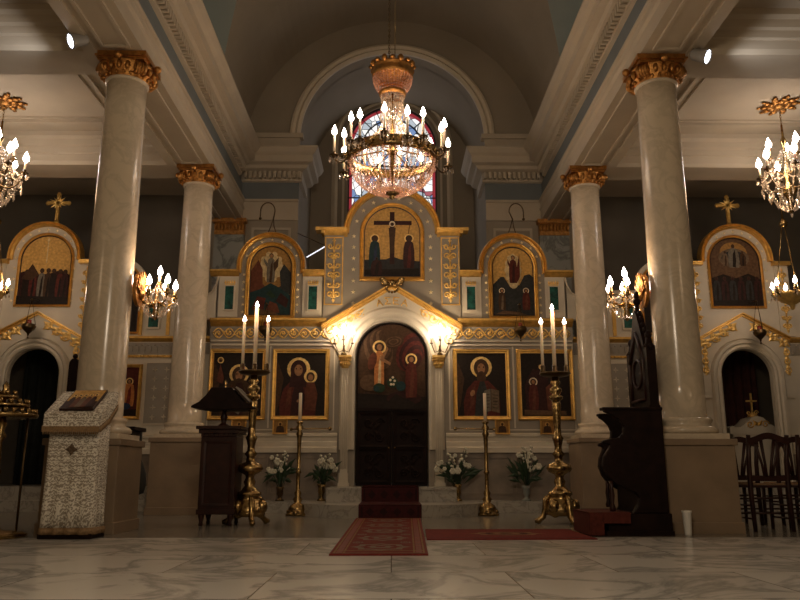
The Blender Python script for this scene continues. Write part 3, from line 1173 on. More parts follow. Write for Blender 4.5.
# side arches with star rings, shoulders
for s in (-1, 1):
    bb = MB().sweep(arch_path(s * 2.14, .52, 4.06, 4.2, 32), [(0, 0), (0, -.05), (.025, -.08), (.05, -.05), (.075, -.09), (.09, -.05), (.09, .1), (0, .1)], y=CY)
    bb.build('arch_moulding', GOLDP, t)
    pts = [(s * 2.14 + q * .475, 3.36 + .135 * k) for q in (-1, 1) for k in range(6)]
    for k in range(1, 8):
        a = PI * k / 8
        pts.append((s * 2.14 + .475 * cos(a), 4.2 + .475 * sin(a)))
    stars(pts, CY - .006, .033).build('star_studs', STAR, t)
    pr_ = [(CY, 4.0), (CY - .04, 4.02), (CY - .07, 4.06), (CY - .10, 4.08), (CY - .10, 4.11), (CY, 4.12)]
    bb = MB()
    bb.prism(pr_, s * 2.70, s * 3.20, axis='x')
    bb.prism(pr_, s * 1.20, s * 1.58, axis='x')
    bb.build('shoulder_cornice', GOLDP, t)
    # scrolled wing piece at the outer end
    pw = [(3.06, 3.24), (3.42, 3.24), (3.46, 3.45), (3.42, 3.58), (3.30, 3.63), (3.16, 3.72), (3.09, 3.86), (3.06, 4.0)]
    MB().prism([(s * x, z) for x, z in pw], CY, CY + .1).build('scroll_buttress', CREAM, t)
    bb = MB().tube([(s * x, CY - .01, z) for x, z in pw[1:]], .018, 6)
    bb.build('scroll_edge', PALE, t)
# lower zone: dado, mouldings, colonnettes
b = MB()
prof = [(CY, .95), (CY - .10, .95), (CY - .10, 1.03), (CY - .07, 1.05), (CY - .07, 1.12), (CY - .045, 1.14), (CY - .045, 1.20), (CY - .07, 1.22), (CY - .07, 1.26), (CY, 1.28)]
for s in (-1, 1):
    b.prism(prof, s * .92, s * 3.15, axis='x')
pieces(b, 'dado_moulding', CREAM, t)
b = MB()
for s in (-1, 1):
    b.box(*sorted((s * .92, s * 3.15)), CY - .05, CY, .181, .95)
    for x0, x1 in ((1.0, 2.0), (2.1, 3.08)):
        b.sweep(rect_path(*sorted((s * x0, s * x1)), .30, .86), [(0, 0), (0, -.02), (.03, -.02), (.03, 0)], closed=True, y=CY - .05)
pieces(b, 'dado_panel', DADO, t)
for s in (-1, 1):
    x = s * .80
    bb = MB().box(x - .075, x + .075, CY - .14, CY, .401, .62)
    bb.box(x - .09, x + .09, CY - .155, CY, .401, .46)
    bb.box(x - .06, x + .06, CY - .12, CY, .62, 2.36)
    for k in range(4):
        xx = x - .045 + .03 * k
        bb.tube([(xx, CY - .122, .68), (xx, CY - .122, 2.32)], .009, 6)
    pl = bb.build('pilaster', CREAM, t)
    bb = MB()
    bb.lathe([(.055, 0), (.065, .03), (.06, .06), (.085, .14), (.10, .18)], (x, CY - .09, 2.36), 12)
    for k in range(9):
        a = PI + PI * k / 8
        bb.ball((x + .075 * cos(a), CY - .09 + .075 * sin(a), 2.44), .02, 6, sz=(1, 1, 2), seg=4)
        bb.ball((x + .09 * cos(a), CY - .09 + .09 * sin(a), 2.51), .02, 6, sz=(1, 1, 1.6), seg=4)
    bb.box(x - .11, x + .11, CY - .20, CY, 2.54, 2.58)
    bb.build('pilaster_capital', GOLD, pl)
b = MB()
for s in (-1, 1):
    b.sweep(rect_path(*sorted((s * 1.00, s * 3.12)), 1.34, 2.78), [(0, 0), (0, -.012), (.02, -.012), (.02, 0)], closed=True, y=CY)
    b.box(s * 2.095 - .012, s * 2.095 + .012, CY - .01, CY, 1.36, 2.76)
pieces(b, 'panel_fillet', CREAM, t)

# royal doors: carved dark leaves below, painted arched panel above
d = T('royal_doors', 'dark carved royal doors with a painted annunciation in the arched top', 'door', (0, CY + .03, .4))
for s in (-1, 1):
    bb = MB().box(*sorted((s * .008, s * .60)), CY + .03, CY + .08, .41, 1.66)
    bb.sweep(rect_path(*sorted((s * .08, s * .53)), .50, .98), [(0, 0), (0, -.02), (.035, -.03), (.035, 0)], closed=True, y=CY + .03)
    bb.sweep(rect_path(*sorted((s * .08, s * .53)), 1.08, 1.58), [(0, 0), (0, -.02), (.035, -.03), (.035, 0)], closed=True, y=CY + .03)
    for zc in (.74, 1.33):
        for q in (-1, 1):
            bb.tube(spiral(s * .305 + q * .09, zc + .12, CY + .02, .085, 1.3, q, 0), .012, 4)
            bb.tube(spiral(s * .305 + q * .09, zc - .12, CY + .02, .085, 1.3, -q, 0), .012, 4)
            leaf(bb, s * .305, zc, CY + .02, .2, .04, PI / 2 + q * .8)
            leaf(bb, s * .305, zc, CY + .02, .2, .04, -PI / 2 + q * .8)
    dl = bb.build('door_leaf', WOOD, d)
    MB().ball((s * .05, CY + .01, 1.03), .02).build('door_knob', BRASS, dl)
p = Paint(0, 1.68, 1.20, 1.49, CY + .028, (.60, DS))
p.full('brown')
p.P([(-1, .0), (-1, .18), (1, .14), (1, 0)], 'dark')
for k in range(7):
    p.E(-.42 + .03 * k, .66 + .03 * k, .46 - .055 * k, 'rock' if k % 2 else 'brown', 1.5, rot=.3)
for k in range(6):
    p.E(.55 + .03 * k, .66 - .02 * k, .40 - .05 * k, 'shadow' if k % 2 else 'maroon', 1.5, rot=-.4)
for k in range(5):
    p.E(.05, .78, .30 - .05 * k, 'rock' if k % 2 else 'brown', .6, rot=.2)
p.E(-.62, .30, .30, 'rock', .8)
p.E(.35, .12, .5, 'shadow', .4)
p.figure(-.36, .20, .56, 'orange', 'pale', 'halo', .14)
p.P([(-.34, .56), (-.05, .50), (-.03, .53), (-.33, .61)], 'skin')
p.P([(-.30, .60), (-.12, .72), (-.10, .69), (-.24, .57)], 'skin')
p.E(-.56, .55, .12, 'rust', 2.2, rot=-.25)
p.E(-.36, .24, .17, 'green', .8)
p.E(-.44, .23, .09, 'teal', .9)
p.figure(.56, .13, .48, 'maroon', 'rust', 'halo', .17)
p.E(.02, .30, .16, 'green', .9)
p.E(.26, .26, .14, 'teal', 1)
for u_, v_ in ((-.04, .33), (.03, .36), (.08, .32), (-.02, .28), (.05, .28)):
    p.E(u_, v_, .035, 'white')
p.P([(-.3, 0), (.1, .17), (.6, .08), (.8, 0)], 'dark')
p.done('painted_panel', d)
bb = MB().sweep(arch_path(0, .60, 1.66, DS, 24), [(0, 0), (0, -.02), (-.02, -.02), (-.02, 0)], y=CY + .03)
bb.prism(arch_poly(0, .60, 1.665, DS), CY + .03, CY + .07)
bb.box(-.60, .60, CY + .0, CY + .03, 1.64, 1.70)
bb.build('panel_back', WOOD, d)

# -------------------------------------------------- framed icons
def framed_rect(cx, z0, z1, hw, label, draw, y=CY, fw=.07, group='framed icons in the lower row', name='framed_icon'):
    t = T(name, label, 'icon', (cx, y, z0), group)
    MB().sweep(rect_path(cx - hw + fw, cx + hw - fw, z0 + fw, z1 - fw), [(0, 0), (0, -.03), (fw * .2, -.03), (fw * .35, -.055), (fw * .75, -.06), (fw, -.03), (fw, 0)], closed=True, y=y).build('frame', GOLDP, t)
    p = Paint(cx, z0 + fw, 2 * (hw - fw), z1 - z0 - 2 * fw, y - .004)
    draw(p)
    p.done('painting', t)
    return t


def framed_arch(cx, z0, zs, hw, label, draw, y=CY, fw=.075, group='arched icons in the upper row'):
    t = T('arched_icon', label, 'icon', (cx, y, z0), group)
    MB().sweep(arch_closed(cx, hw, z0, zs, 28), [(0, 0), (0, -.025), (fw * .3, -.04), (fw * .5, -.03), (fw * .8, -.06), (fw, -.04), (fw, 0)], closed=True, y=y).build('frame', GOLDP, t)
    MB().sweep(arch_closed(cx, hw, z0, zs, 28), [(-.012, 0), (-.012, -.028), (.0, -.03), (.0, 0)], closed=True, y=y).build('inner_edge', WOODR, t)
    p = Paint(cx, z0, 2 * hw, zs + hw - z0, y - .004, (hw, zs))
    draw(p)
    p.done('painting', t)
    return t


def d_crucifix(p):
    p.full('gold')
    p.P([(-1, 0), (-1, .24), (-.2, .25), (0, .29), (.3, .25), (1, .22), (1, 0)], 'night')
    p.P([(-1, 0), (-1, .1), (1, .12), (1, 0)], 'dark')
    p.P([(-.085, .18), (-.085, .93), (.085, .93), (.085, .18)], 'shadow')
    p.P([(-.66, .74), (-.66, .80), (.70, .80), (.70, .74)], 'shadow')
    p.P([(.45, .3), (.62, .74), (.64, .74), (.48, .3)], 'brown')
    p.P([(-.08, .33), (-.1, .55), (-.13, .7), (.13, .7), (.1, .55), (.06, .33)], 'brown')
    p.halo(0, .755, .11, 'white', None)
    p.E(0, .75, .065, 'brown')
    p.figure(-.62, .12, .46, 'teal', 'blue', 'halo', .2, face='brown')
    p.figure(.60, .12, .46, 'shadow', 'maroon', 'halo', .2, face='brown')
    p.figure(-.55, .02, .25, 'shadow', 'dark', None, .2, face='dark')


framed_arch(0, 4.0, 4.80, .50, 'large arched icon with a cross and two mourners, top centre of the icon screen', d_crucifix)


def d_transfig(p):
    p.full('dgold')
    p.E(-.0, .70, .56, 'pale', 1.15, 16)
    for k in range(10):
        a = PI * 2 * k / 10
        p.E(.0 + .46 * cos(a), .70 + .19 * sin(a), .14, 'pale', 1.0, 9)
    p.P([(-1, .30), (-1, .62), (-.62, .80), (-.4, .66), (-.38, .45), (-.1, .36)], 'rust')
    p.P([(1, .30), (1, .60), (.62, .74), (.42, .62), (.5, .42), (.1, .34)], 'night')
    p.figure(.0, .47, .42, 'grey', 'brown', None, .2)
    p.P([(-.1, .72), (-.34, .82), (-.38, .78), (-.12, .66)], 'grey')
    p.P([(.1, .74), (.36, .84), (.34, .70), (.16, .62)], 'brown')
    p.P([(-1, 0), (-1, .32), (-.5, .37), (0, .46), (.4, .40), (1, .28), (1, 0)], 'teal')
    p.P([(-.9, .08), (-.6, .27), (-.2, .24), (-.3, .06)], 'maroon')
    p.P([(-.2, .05), (0, .2), (.35, .16), (.5, .03)], 'rust')
    p.P([(.3, .2), (.5, .32), (.9, .22), (.8, .1)], 'shadow')
    p.P([(-.2, .3), (0, .36), (.3, .26), (.1, .24)], 'green')
    p.P([(-.7, .0), (-.5, .09), (.1, .06), (.5, 0)], 'rock')


def d_resurrection(p):
    p.full('gold')
    for k in range(12):
        a = 2 * PI * k / 12
        p.E(.02 + .3 * cos(a), .66 + .20 * sin(a), .13, 'pale', 1.2, 8)
    p.E(.02, .66, .38, 'pale', 1.6, 20)
    p.P([(-1, 0), (-1, .44), (-.6, .56), (-.44, .56), (-.2, .44), (0, .42), (.3, .44), (.55, .58), (.8, .60), (1, .55), (1, 0)], 'night')
    p.E(.02, .46, .22, 'pale', 1.1, 14)
    p.figure(.02, .47, .40, 'maroon', 'shadow', None, .20)
    p.P([(-.1, .72), (-.24, .82), (-.26, .76), (-.1, .66)], 'maroon')
    p.P([(.12, .58), (.34, .9), (.34, .56), (.22, .48)], 'maroon')
    p.figure(-.56, .08, .30, 'brown', 'mist', 'white', .17)
    p.figure(.60, .08, .30, 'maroon', 'rust', 'white', .18)
    p.P([(-.9, .02), (-.5, .07), (.2, .05), (.7, .0)], 'rock')


framed_arch(-2.14, 3.30, 4.19, .365, 'arched icon of a figure in a pale cloud over mountains, left of the central arch', d_transfig)
framed_arch(2.14, 3.30, 4.19, .365, 'arched icon of a red-robed figure rising over two haloed witnesses, right of the central arch', d_resurrection)
framed_rect(-1.56, 1.49, 2.71, .49, 'framed icon of a mother and child with large gold haloes, left of the royal doors', lambda p: icon_bust(p, 'maroon', 'shadow', -.1, .47, .745, child=True))
framed_rect(1.54, 1.49, 2.71, .49, 'framed icon of a bearded figure holding an open book, right of the royal doors', lambda p: icon_bust(p, 'maroon', 'night', 0, .44, .775, book=True))


def d_baptist(p):
    icon_bust(p, 'brown', 'shadow', .05, .40, .66)
    p.halo(-.72, .88, .13)
    p.E(-.72, .87, .06, 'brown')
    p.P([(-.85, .55), (-.72, .82), (-.55, .6), (-.6, .5)], 'rust')
    p.P([(-.2, .1), (.2, .34), (.42, .28), (.1, .02)], 'grey')


def d_scene(p):
    p.full('dark')
    p.P([(-.8, .05), (-.85, .5), (-.5, .75), (.1, .7), (.2, .1)], 'shadow')
    p.figure(-.50, .10, .48, 'maroon', 'rust', 'white', .2)
    p.halo(-.16, .78, .10, 'halo', None)
    p.P([(.05, .1), (.0, .45), (.3, .55), (.6, .4), (.55, .08)], 'rust')
    p.E(.3, .58, .10, 'brown')
    p.P([(-.9, .02), (-.9, .1), (.8, .08), (.8, .02)], 'rock')


framed_rect(-2.64, 1.49, 2.71, .49, 'framed icon of a haloed saint with a small angel, behind the left tall candlestick', d_baptist)
framed_rect(2.64, 1.49, 2.71, .49, 'framed dark icon with small haloed figures, behind the right tall candlestick', d_scene)
# small gilt plaques under the large icons


def d_small(p):
    p.full('dgold')
    p.halo(0, .72, .4, 'gold', None)
    p.P([(-.7, .02), (-.55, .5), (0, .6), (.55, .5), (.7, .02)], 'brown')
    p.E(0, .70, .2, 'brown', 1.1)


for x, lb in ((-1.87, 'small gilt icon plaque under the mother and child icon'), (-2.56, 'small gilt icon plaque under the saint icon behind the left tall candlestick'),
              (1.86, 'small gilt icon plaque under the icon with an open book'), (2.62, 'small gilt icon plaque under the dark icon behind the right tall candlestick')):
    framed_rect(x, 1.25, 1.50, .125, lb, d_small, y=CY - .11, fw=.022, group='small plaques under the icons', name='icon_plaque')

# =================================================================== SIDE ICON SCREENS (authored for +x, mirrored)
WYF = 13.3


def side_screen(s, label):
    t = T('icon_screen', label, 'iconostasis', (s * 6.28, WYF, .18), 'iconostasis walls')

    def B(mb, name, m, par=None, key=None):
        if s < 0:
            mb.mirror()
        if key:
            return pieces(mb, name, m, par or t, key)
        return mb.build(name, m, par or t)
    Y = WYF
    cx, dw, ds = 6.28, .46, 2.30
    b = MB()
    poly = [(3.2, .181), (cx - dw, .181), (cx - dw, ds)] + [(cx + dw * cos(a), ds + dw * sin(a)) for a in [PI - PI * k / 24 for k in range(1, 24)]] + [(cx + dw, ds), (cx + dw, .181), (9.19, .181), (9.19, 2.95), (3.2, 2.95)]
    B(b.prism(poly, Y, Y + .12), 'screen_wall', CREAM)
    att = [(3.75, 2.95), (9.0, 2.95), (9.0, 3.80), (8.5, 3.80), (7.22, 3.80), (7.22, 4.34)] + arc(cx, .64, 4.43, 0, PI) + [(cx - .92, 4.34), (cx - .92, 3.85)] + arc(4.90, .47, 3.95, 0, PI)[1:] + [(4.43, 3.80), (3.75, 3.80)]
    B(MB().prism(att, Y, Y + .12), 'attic', CREAM)
    # door arch mouldings and gable
    B(MB().sweep(arch_path(cx, dw + .01, .42, ds, 28), [(0, 0), (0, -.05), (.03, -.07), (.07, -.05), (.10, -.08), (.15, -.08), (.18, 0)], y=Y), 'door_archivolt', CREAM)
    B(MB().prism([(cx - .80, 2.98), (cx, 3.42), (cx + .80, 2.98), (cx + .80, 1.9), (cx + .655, 1.9), (cx + .655, ds)] + [(cx + .655 * cos(PI * k / 20), ds + .655 * sin(PI * k / 20)) for k in range(1, 20)] + [(cx - .655, ds), (cx - .655, 1.9), (cx - .80, 1.9)], Y - .03, Y), 'gable_field', CREAM)
    B(MB().sweep(gable_path(.84, 2.96, 3.42, cx), [(0, 0), (0, -.10), (-.02, -.10), (-.035, -.06), (-.055, -.06), (-.06, 0)], y=Y), 'gable_moulding', GOLDP)
    b = MB()
    for q in (-1, 1):
        for u, r_ in ((.12, .075), (.34, .075), (.54, .065), (.74, .055)):
            x, z = cx + q * .80 * (1 - u), 2.90 + u * .46 - .06
            b.tube(spiral(x, z - .02, Y - .04, r_ * 1.35, 1.4, q, 0), .015, 4)
            for aa in (.9, -.9, 2.2, -2.2):
                leaf(b, x, z - .02, Y - .045, .13, .04, PI / 2 + aa)
        for z in (2.70, 2.54, 2.38):
            b.tube(spiral(cx + q * .72, z, Y - .04, .07, 1.3, -q, PI / 2), .014, 4)
            leaf(b, cx + q * .72, z, Y - .045, .12, .04, PI / 2)
            leaf(b, cx + q * .70, z, Y - .045, .11, .04, -PI / 2 + q * .5)
    B(b, 'gable_scroll', GOLD, key=lambda c: abs(c[0]) > 6.28)
    # entablature either side of the gable
    pr_ = [(Y, 2.88), (Y - .03, 2.89), (Y - .06, 2.92), (Y - .09, 2.93), (Y - .09, 2.97), (Y, 2.98)]
    b = MB()
    b.prism(pr_, 3.2, cx - .80, axis='x').prism(pr_, cx + .80, 9.19, axis='x')
    B(b, 'gilt_cornice', GOLDP, key=lambda c: abs(c[0]) > 6.28)
    b = MB()
    for x0, x1 in ((3.2, cx - .82), (cx + .82, 9.15)):
        b.box(x0, x1, Y - .02, Y, 2.66, 2.86)
        x = x0 + .05
        while x < x1 - .05:
            b.box(x, x + .03, Y - .04, Y - .02, 2.70, 2.80)
            b.ball((x + .055, Y - .02, 2.82), .018, 6, seg=4)
            x += .11
    B(b, 'dentil_frieze', TAUPE, key=lambda c: abs(c[0]) > 6.28)
    b = MB()
    b.box(3.3, cx - .84, Y - .03, Y, 2.60, 2.64)
    x = 3.35
    while x < cx - .9:
        b.ball((x, Y - .03, 2.62), .018, 6, seg=4)
        x += .06
    B(b, 'gilt_bead_strip', GOLDP)
    # attic pilasters with arabesques by the icon
    for q in (-1, 1):
        xx = cx + q * .80
        p_ = B(MB().box(xx - .12, xx + .12, Y - .035, Y, 3.0, 4.30), 'attic_pilaster', CREAM)
        B(candelabra_panel(xx, 3.10, 4.20, .095, Y - .045, .015, .15), 'arabesque', GOLD, p_)
        B(MB().box(*sorted((cx + q * .64, cx + q * .96)), Y - .10, Y + .12, 4.30, 4.37), 'shoulder_cornice', GOLDP)
    B(MB().sweep(arch_path(cx, .58, 4.38, 4.43, 32), [(0, 0), (0, -.05), (.025, -.08), (.05, -.05), (.075, -.09), (.085, -.05), (.085, .1), (0, .1)], y=Y), 'arch_moulding', GOLDP)
    pts = []
    for k in range(0, 11):
        a = PI * k / 10
        pts.append((cx + .53 * cos(a), 4.42 + .53 * sin(a)))
    for q in (-1, 1):
        for k in range(4):
            pts.append((cx + q * .53, 3.62 + .2 * k))
    B(stars(pts, Y - .006, .034), 'star_studs', STAR)
    # green tablet, upright strip
    for xx in (4.24, 5.40, 7.65):
        if xx == 5.40:
            continue
        g = B(MB().box(xx - .09, xx + .09, Y - .03, Y, 3.14, 3.56), 'green_tablet', GREEN)
        B(MB().sweep(rect_path(xx - .09, xx + .09, 3.14, 3.56), [(0, 0), (0, -.04), (.03, -.04), (.03, 0)], closed=True, y=Y), 'tablet_frame', PALE, g)
    b = MB()
    for xx in (3.98, 4.47):
        b.box(xx - .03, xx + .03, Y - .03, Y, 3.0, 3.72)
    B(b, 'gilt_strip', GOLDP, key=lambda c: abs(c[0]) > 4.2)
    pr_ = [(Y, 3.74), (Y - .06, 3.76), (Y - .08, 3.82), (Y, 3.83)]
    b = MB()
    b.prism(pr_, 3.75, 4.45, axis='x').prism(pr_, 7.22, 9.0, axis='x')
    B(b, 'shoulder_cornice', PALE, key=lambda c: abs(c[0]) > 6)
    # panels: taupe fields with crosslet studs
    b = MB()
    for x0, x1 in ((3.80, 4.30), (7.3, 8.2)):
        b.box(x0, x1, Y - .012, Y, 1.45, 2.50)
    B(b, 'panel_field', TAUPE, key=lambda c: abs(c[0]) > 6)
    b = MB()
    for x0, x1 in ((3.80, 4.30), (7.3, 8.2)):
        b.sweep(rect_path(x0, x1, 1.45, 2.50), [(0, 0), (0, -.02), (.025, -.02), (.025, 0)], closed=True, y=Y)
    B(b, 'panel_fillet', PALE, key=lambda c: abs(c[0]) > 6)
    b = MB()
    for x_ in (3.95, 4.15):
        for k in range(6):
            z = 1.56 + .165 * k
            for a in range(4):
                leaf(b, x_, z, Y - .014, .055, .013, a * PI / 2)
    for x_ in (7.5, 7.75, 8.0):
        for k in range(6):
            z = 1.56 + .165 * k
            for a in range(4):
                leaf(b, x_, z, Y - .014, .055, .013, a * PI / 2)
    B(b, 'crosslet_studs', PALE, key=lambda c: abs(c[0]) > 6)
    # dado
    prof = [(Y, .93), (Y - .10, .93), (Y - .10, 1.01), (Y - .07, 1.03), (Y - .07, 1.10), (Y - .045, 1.12), (Y - .045, 1.18), (Y - .07, 1.20), (Y - .07, 1.24), (Y, 1.26)]
    b = MB()
    b.prism(prof, 3.2, cx - .66, axis='x').prism(prof, cx + .66, 9.19, axis='x')
    B(b, 'dado_moulding', CREAM, key=lambda c: abs(c[0]) > 6.28)
    b = MB()
    b.box(3.2, cx - .66, Y - .04, Y, .181, .93).box(cx + .66, 9.19, Y - .04, Y, .181, .93)
    B(b, 'dado_panel', DADO, key=lambda c: abs(c[0]) > 6.28)
    return t


side_screen(-1, 'left aisle icon screen with an arched dark doorway under a gold gable')
side_screen(1, 'right aisle icon screen with an arched doorway that frames a white altar')


def d_group(p):
    p.full('gold')
    p.P([(-1, 0), (-1, .46), (-.6, .50), (-.3, .42), (.2, .45), (.6, .50), (1, .42), (1, 0)], 'shadow')
    p.P([(-.02, .6), (-.02, .97), (.02, .97), (.02, .6)], 'pale')
    p.E(0, .93, .05, 'pale')
    for u, c in ((-.72, 'dark'), (-.45, 'maroon'), (-.12, 'grey'), (.14, 'brown'), (.36, 'dark'), (.62, 'maroon'), (.82, 'shadow')):
        p.figure(u, .10, .42 - abs(u) * .03, c, 'dark', None, .15, face='brown')
    p.P([(-.9, .36), (-.5, .58), (-.2, .42), (-.5, .34)], 'brown')
    p.P([(-1, 0), (-1, .12), (1, .10), (1, 0)], 'dark')


def d_ascension(p):
    p.full('rock')
    p.E(0, .78, .55, 'dgold', .8, 20)
    p.E(0, .70, .62, 'mist', .65, 20)
    p.E(0, .70, .5, 'night', .6, 20)
    p.figure(0, .56, .34, 'grey', 'dark', None, .22, face='brown')
    p.figure(-.35, .58, .22, 'mist', 'brown', None, .12, face='brown')
    p.figure(.35, .58, .22, 'brown', 'dark', None, .12, face='brown')
    p.P([(-1, 0), (-1, .40), (-.5, .46), (0, .40), (.5, .47), (1, .38), (1, 0)], 'dark')
    for k in range(6):
        p.figure(-.8 + .32 * k, .08, .34, 'shadow' if k % 2 else 'night', 'dark', None, .15, face='shadow')


framed_arch(-6.25, 3.55, 4.38, .455, 'arched icon with a crowd of figures on gold, left aisle under the gilt cross', d_group, y=WYF, fw=.045)
framed_arch(6.25, 3.55, 4.38, .455, 'arched icon of a figure in a ring of cloud, right aisle under the gilt cross', d_ascension, y=WYF, fw=.045)


def d_dark(p):
    p.full('dark')
    p.figure(0, .1, .65, 'maroon', 'brown', 'dgold', .35)


for s in (-1, 1):
    framed_arch(s * 4.87, 3.06, 3.93, .34, 'arched dark icon glimpsed beside the near %s column, %s aisle' % (('left', 'left') if s < 0 else ('right', 'right')), d_dark, y=WYF, fw=.04)


def d_redking(p):
    p.full('maroon')
    p.figure(.15, .25, .62, 'red', 'orange', 'dgold', .4)
    p.figure(.62, .2, .55, 'orange', 'red', 'halo', .25)
    p.E(.45, .2, .3, 'blue', .5)
    p.P([(-1, 0), (-1, .12), (1, .14), (1, 0)], 'dark')


framed_rect(-4.84, 1.52, 2.48, .47, 'framed red-robed icon on the left aisle screen, partly behind the near left column', d_redking, y=WYF, fw=.055)
framed_rect(4.84, 1.52, 2.48, .47, 'framed icon on the right aisle screen, hidden behind throne and near column', d_dark, y=WYF, fw=.055)


def cross(x, z0, h, label, y=WYF):
    t = T('gilt_cross', label, 'cross', (x, y + .02, z0), 'crosses on the aisle screens')
    b = MB()
    b.ball((x, y + .02, z0 + .04), .05, 8)
    b.box(x - .028, x + .028, y, y + .05, z0 + .06, z0 + h)
    b.box(x - .19, x + .19, y, y + .05, z0 + h * .66, z0 + h * .66 + .06)
    for cx_, cz_ in ((x, z0 + h), (x - .19, z0 + h * .66 + .03), (x + .19, z0 + h * .66 + .03)):
        b.ball((cx_, y + .025, cz_), .045, 8, sz=(1, .6, 1))
    b.build('cross_body', GOLDP, t)
    b = MB()
    for k in range(12):
        a = 2 * PI * k / 12 + .13
        r_ = .15 if k % 2 else .11
        leaf(b, x + .02 * cos(a), z0 + h * .66 + .03 + .02 * sin(a), y - .002, r_, .018, a)
    b.build('rays', GOLD, t)


cross(-6.16, 5.06, .58, 'gilt cross with rays on top of the left aisle icon screen')
cross(6.24, 5.06, .58, 'gilt cross with rays on top of the right aisle icon screen')

# right doorway curtain, and a dark sheet added for the left doorway's darkness
for s, m, lb in ((-1, DOORWAY_DARK, 'dark sheet added for the darkness in the left aisle doorway'), (1, CURTAIN, 'dark maroon curtain hanging in the right aisle doorway')):
    b = MB()
    n = 60
    vs = []
    for k in range(n + 1):
        x = s * 6.28 - .75 + 1.5 * k / n
        y = 14.55 + .035 * sin(k * .9)
        vs += [(x, y, .42), (x, y, 3.3)]
    b.add(vs, [(2 * k, 2 * k + 2, 2 * k + 3, 2 * k + 1) for k in range(n)], smooth=True)
    o = b.build('doorway_hanging', m)
    tag(o, lb, 'curtain', 'doorway curtains')
    so = o.modifiers.new('thick', 'SOLIDIFY')
    so.thickness = .01
    rod = T('curtain_rod', 'dark rod carrying the cloth of the %s aisle doorway' % ('left' if s < 0 else 'right'), 'rod', (s * 6.28, 14.55, 3.3), 'curtain rods')
    MB().tube([(s * 6.28 - .8, 14.55, 3.32), (s * 6.28 + .8, 14.55, 3.32)], .02, 8).build('bar', BRASS, rod)
    MB().tube([(s * 6.28 - .75, 14.55, 3.32), (s * 6.28 - .75, 14.83, 3.32)], .015, 6).build('bracket', BRASS, rod)
    MB().tube([(s * 6.28 + .75, 14.55, 3.32), (s * 6.28 + .75, 14.83, 3.32)], .015, 6).build('bracket', BRASS, rod)

# white altar seen through the right doorway
t = T('side_altar', 'white altar with a curved carved top seen through the right aisle doorway', 'altar', (6.66, 14.1, .4))
b = MB().box(6.2, 7.12, 13.9, 14.3, .401, 1.30)
b.build('altar_body', CREAM, t)
b = MB().prism([(6.14, 1.30), (6.14, 1.42), (6.20, 1.45), (6.27, 1.42), (6.34, 1.43), (6.45, 1.50), (6.55, 1.60), (6.66, 1.63), (6.77, 1.60), (6.87, 1.50), (6.98, 1.43), (7.05, 1.42), (7.12, 1.45), (7.18, 1.42), (7.18, 1.30)], 13.88, 14.3)
b.build('pediment', CREAM, t)
b = MB()
for q in (-1, 1):
    b.tube(spiral(6.66 + q * .14, 1.48, 13.87, .07, 1.3, q, 0), .012, 4)
    leaf(b, 6.66, 1.45, 13.87, .14, .04, PI / 2 + q * .7)
b.build('carved_scroll', GOLDP, t)
t = T('altar_cross', 'small gilt cross standing on the white side altar', 'cross', (6.66, 14.05, 1.62))
b = MB()
b.lathe([(.10, 0), (.08, .03), (.03, .07), (.02, .10)], (6.66, 14.05, 1.625), 10)
for q in (-1, 1):
    b.tube(spiral(6.66 + q * .07, 1.70, 14.04, .045, 1.2, q, 0), .010, 4)
b.box(6.645, 6.675, 14.035, 14.065, 1.70, 2.06)
b.box(6.56, 6.76, 14.035, 14.065, 1.90, 1.93)
b.build('cross_body', GOLD, t)

# hooks above the side arches
for s in (-1, 1):
    x = s * 2.16
    t = T('lamp_hook', 'bent iron hook rising behind the arched icon %s of centre' % ('left' if s < 0 else 'right'), 'hook', (x, CY + .05, 4.76), 'iron hooks on the icon screen')
    b = MB()
    b.tube([(x - .10, CY + .05, 4.74), (x - .02, CY + .05, 4.96), (x + .02, CY + .05, 5.12)], .010, 6)
    b.tube([(x + .10, CY + .05, 4.74), (x + .03, CY + .05, 4.96), (x + .02, CY + .05, 5.12)], .010, 6)
    pts = [(x + .02, CY + .05, 5.10)]
    for k in range(13):
        a = PI * k / 12
        pts.append((x - .11 + .13 * cos(a) + .02, CY + .05, 5.24 + .16 * sin(a)) if s < 0 else (x + .0 + .13 * cos(PI - a) + .09, CY + .05, 5.24 + .16 * sin(a)))
    b.tube(pts, .012, 6)
    e = pts[-1]
    b.tube([e, (e[0], e[1], e[2] - .12)], .012, 6)
    b.ball((e[0], e[1], e[2] - .14), .03, 6)
    b.build('iron_rod', BRONZE, t)

# glowing rod standing in for a slanting light streak; its arm is invented
t = T('streak_rod', 'thin glowing rod standing in for a light streak behind the icon screen, left of the central arch', 'light streak', (-1.45, 14.2, 4.8))
MB().tube([(-1.66, 14.2, 4.70), (-1.29, 14.2, 4.93)], .011, 8).build('tube', mat('glowing_streak', (1, 1, 1), emis=(.85, .88, 1), estr=.7), t)
MB().tube([(-1.29, 14.2, 4.93), (-1.95, 14.83, 5.4)], .008, 6).build('arm', BRONZE, t)

# =================================================================== CANDLE BULB helpers
def bulb_mb(x, y, z, h=.11, r=.026):
    return MB().lathe([(r * .45, 0), (r * .95, h * .18), (r, h * .32), (r * .7, h * .6), (r * .3, h * .85), (.001, h)], (x, y, z), 10)


def wax_mb(x, y, z0, z1, r=.017):
    return MB().lathe([(r, z0), (r, z1)], (x, y, 0), 10)


def beads(mb, p0, p1, sag, n, r, m=0):
    p0, p1 = Vector(p0), Vector(p1)
    for i in range(n):
        u = (i + .5) / n
        p = p0.lerp(p1, u)
        p.z -= sag * 4 * u * (1 - u)
        mb.octa(p, r, r * 1.15, m)


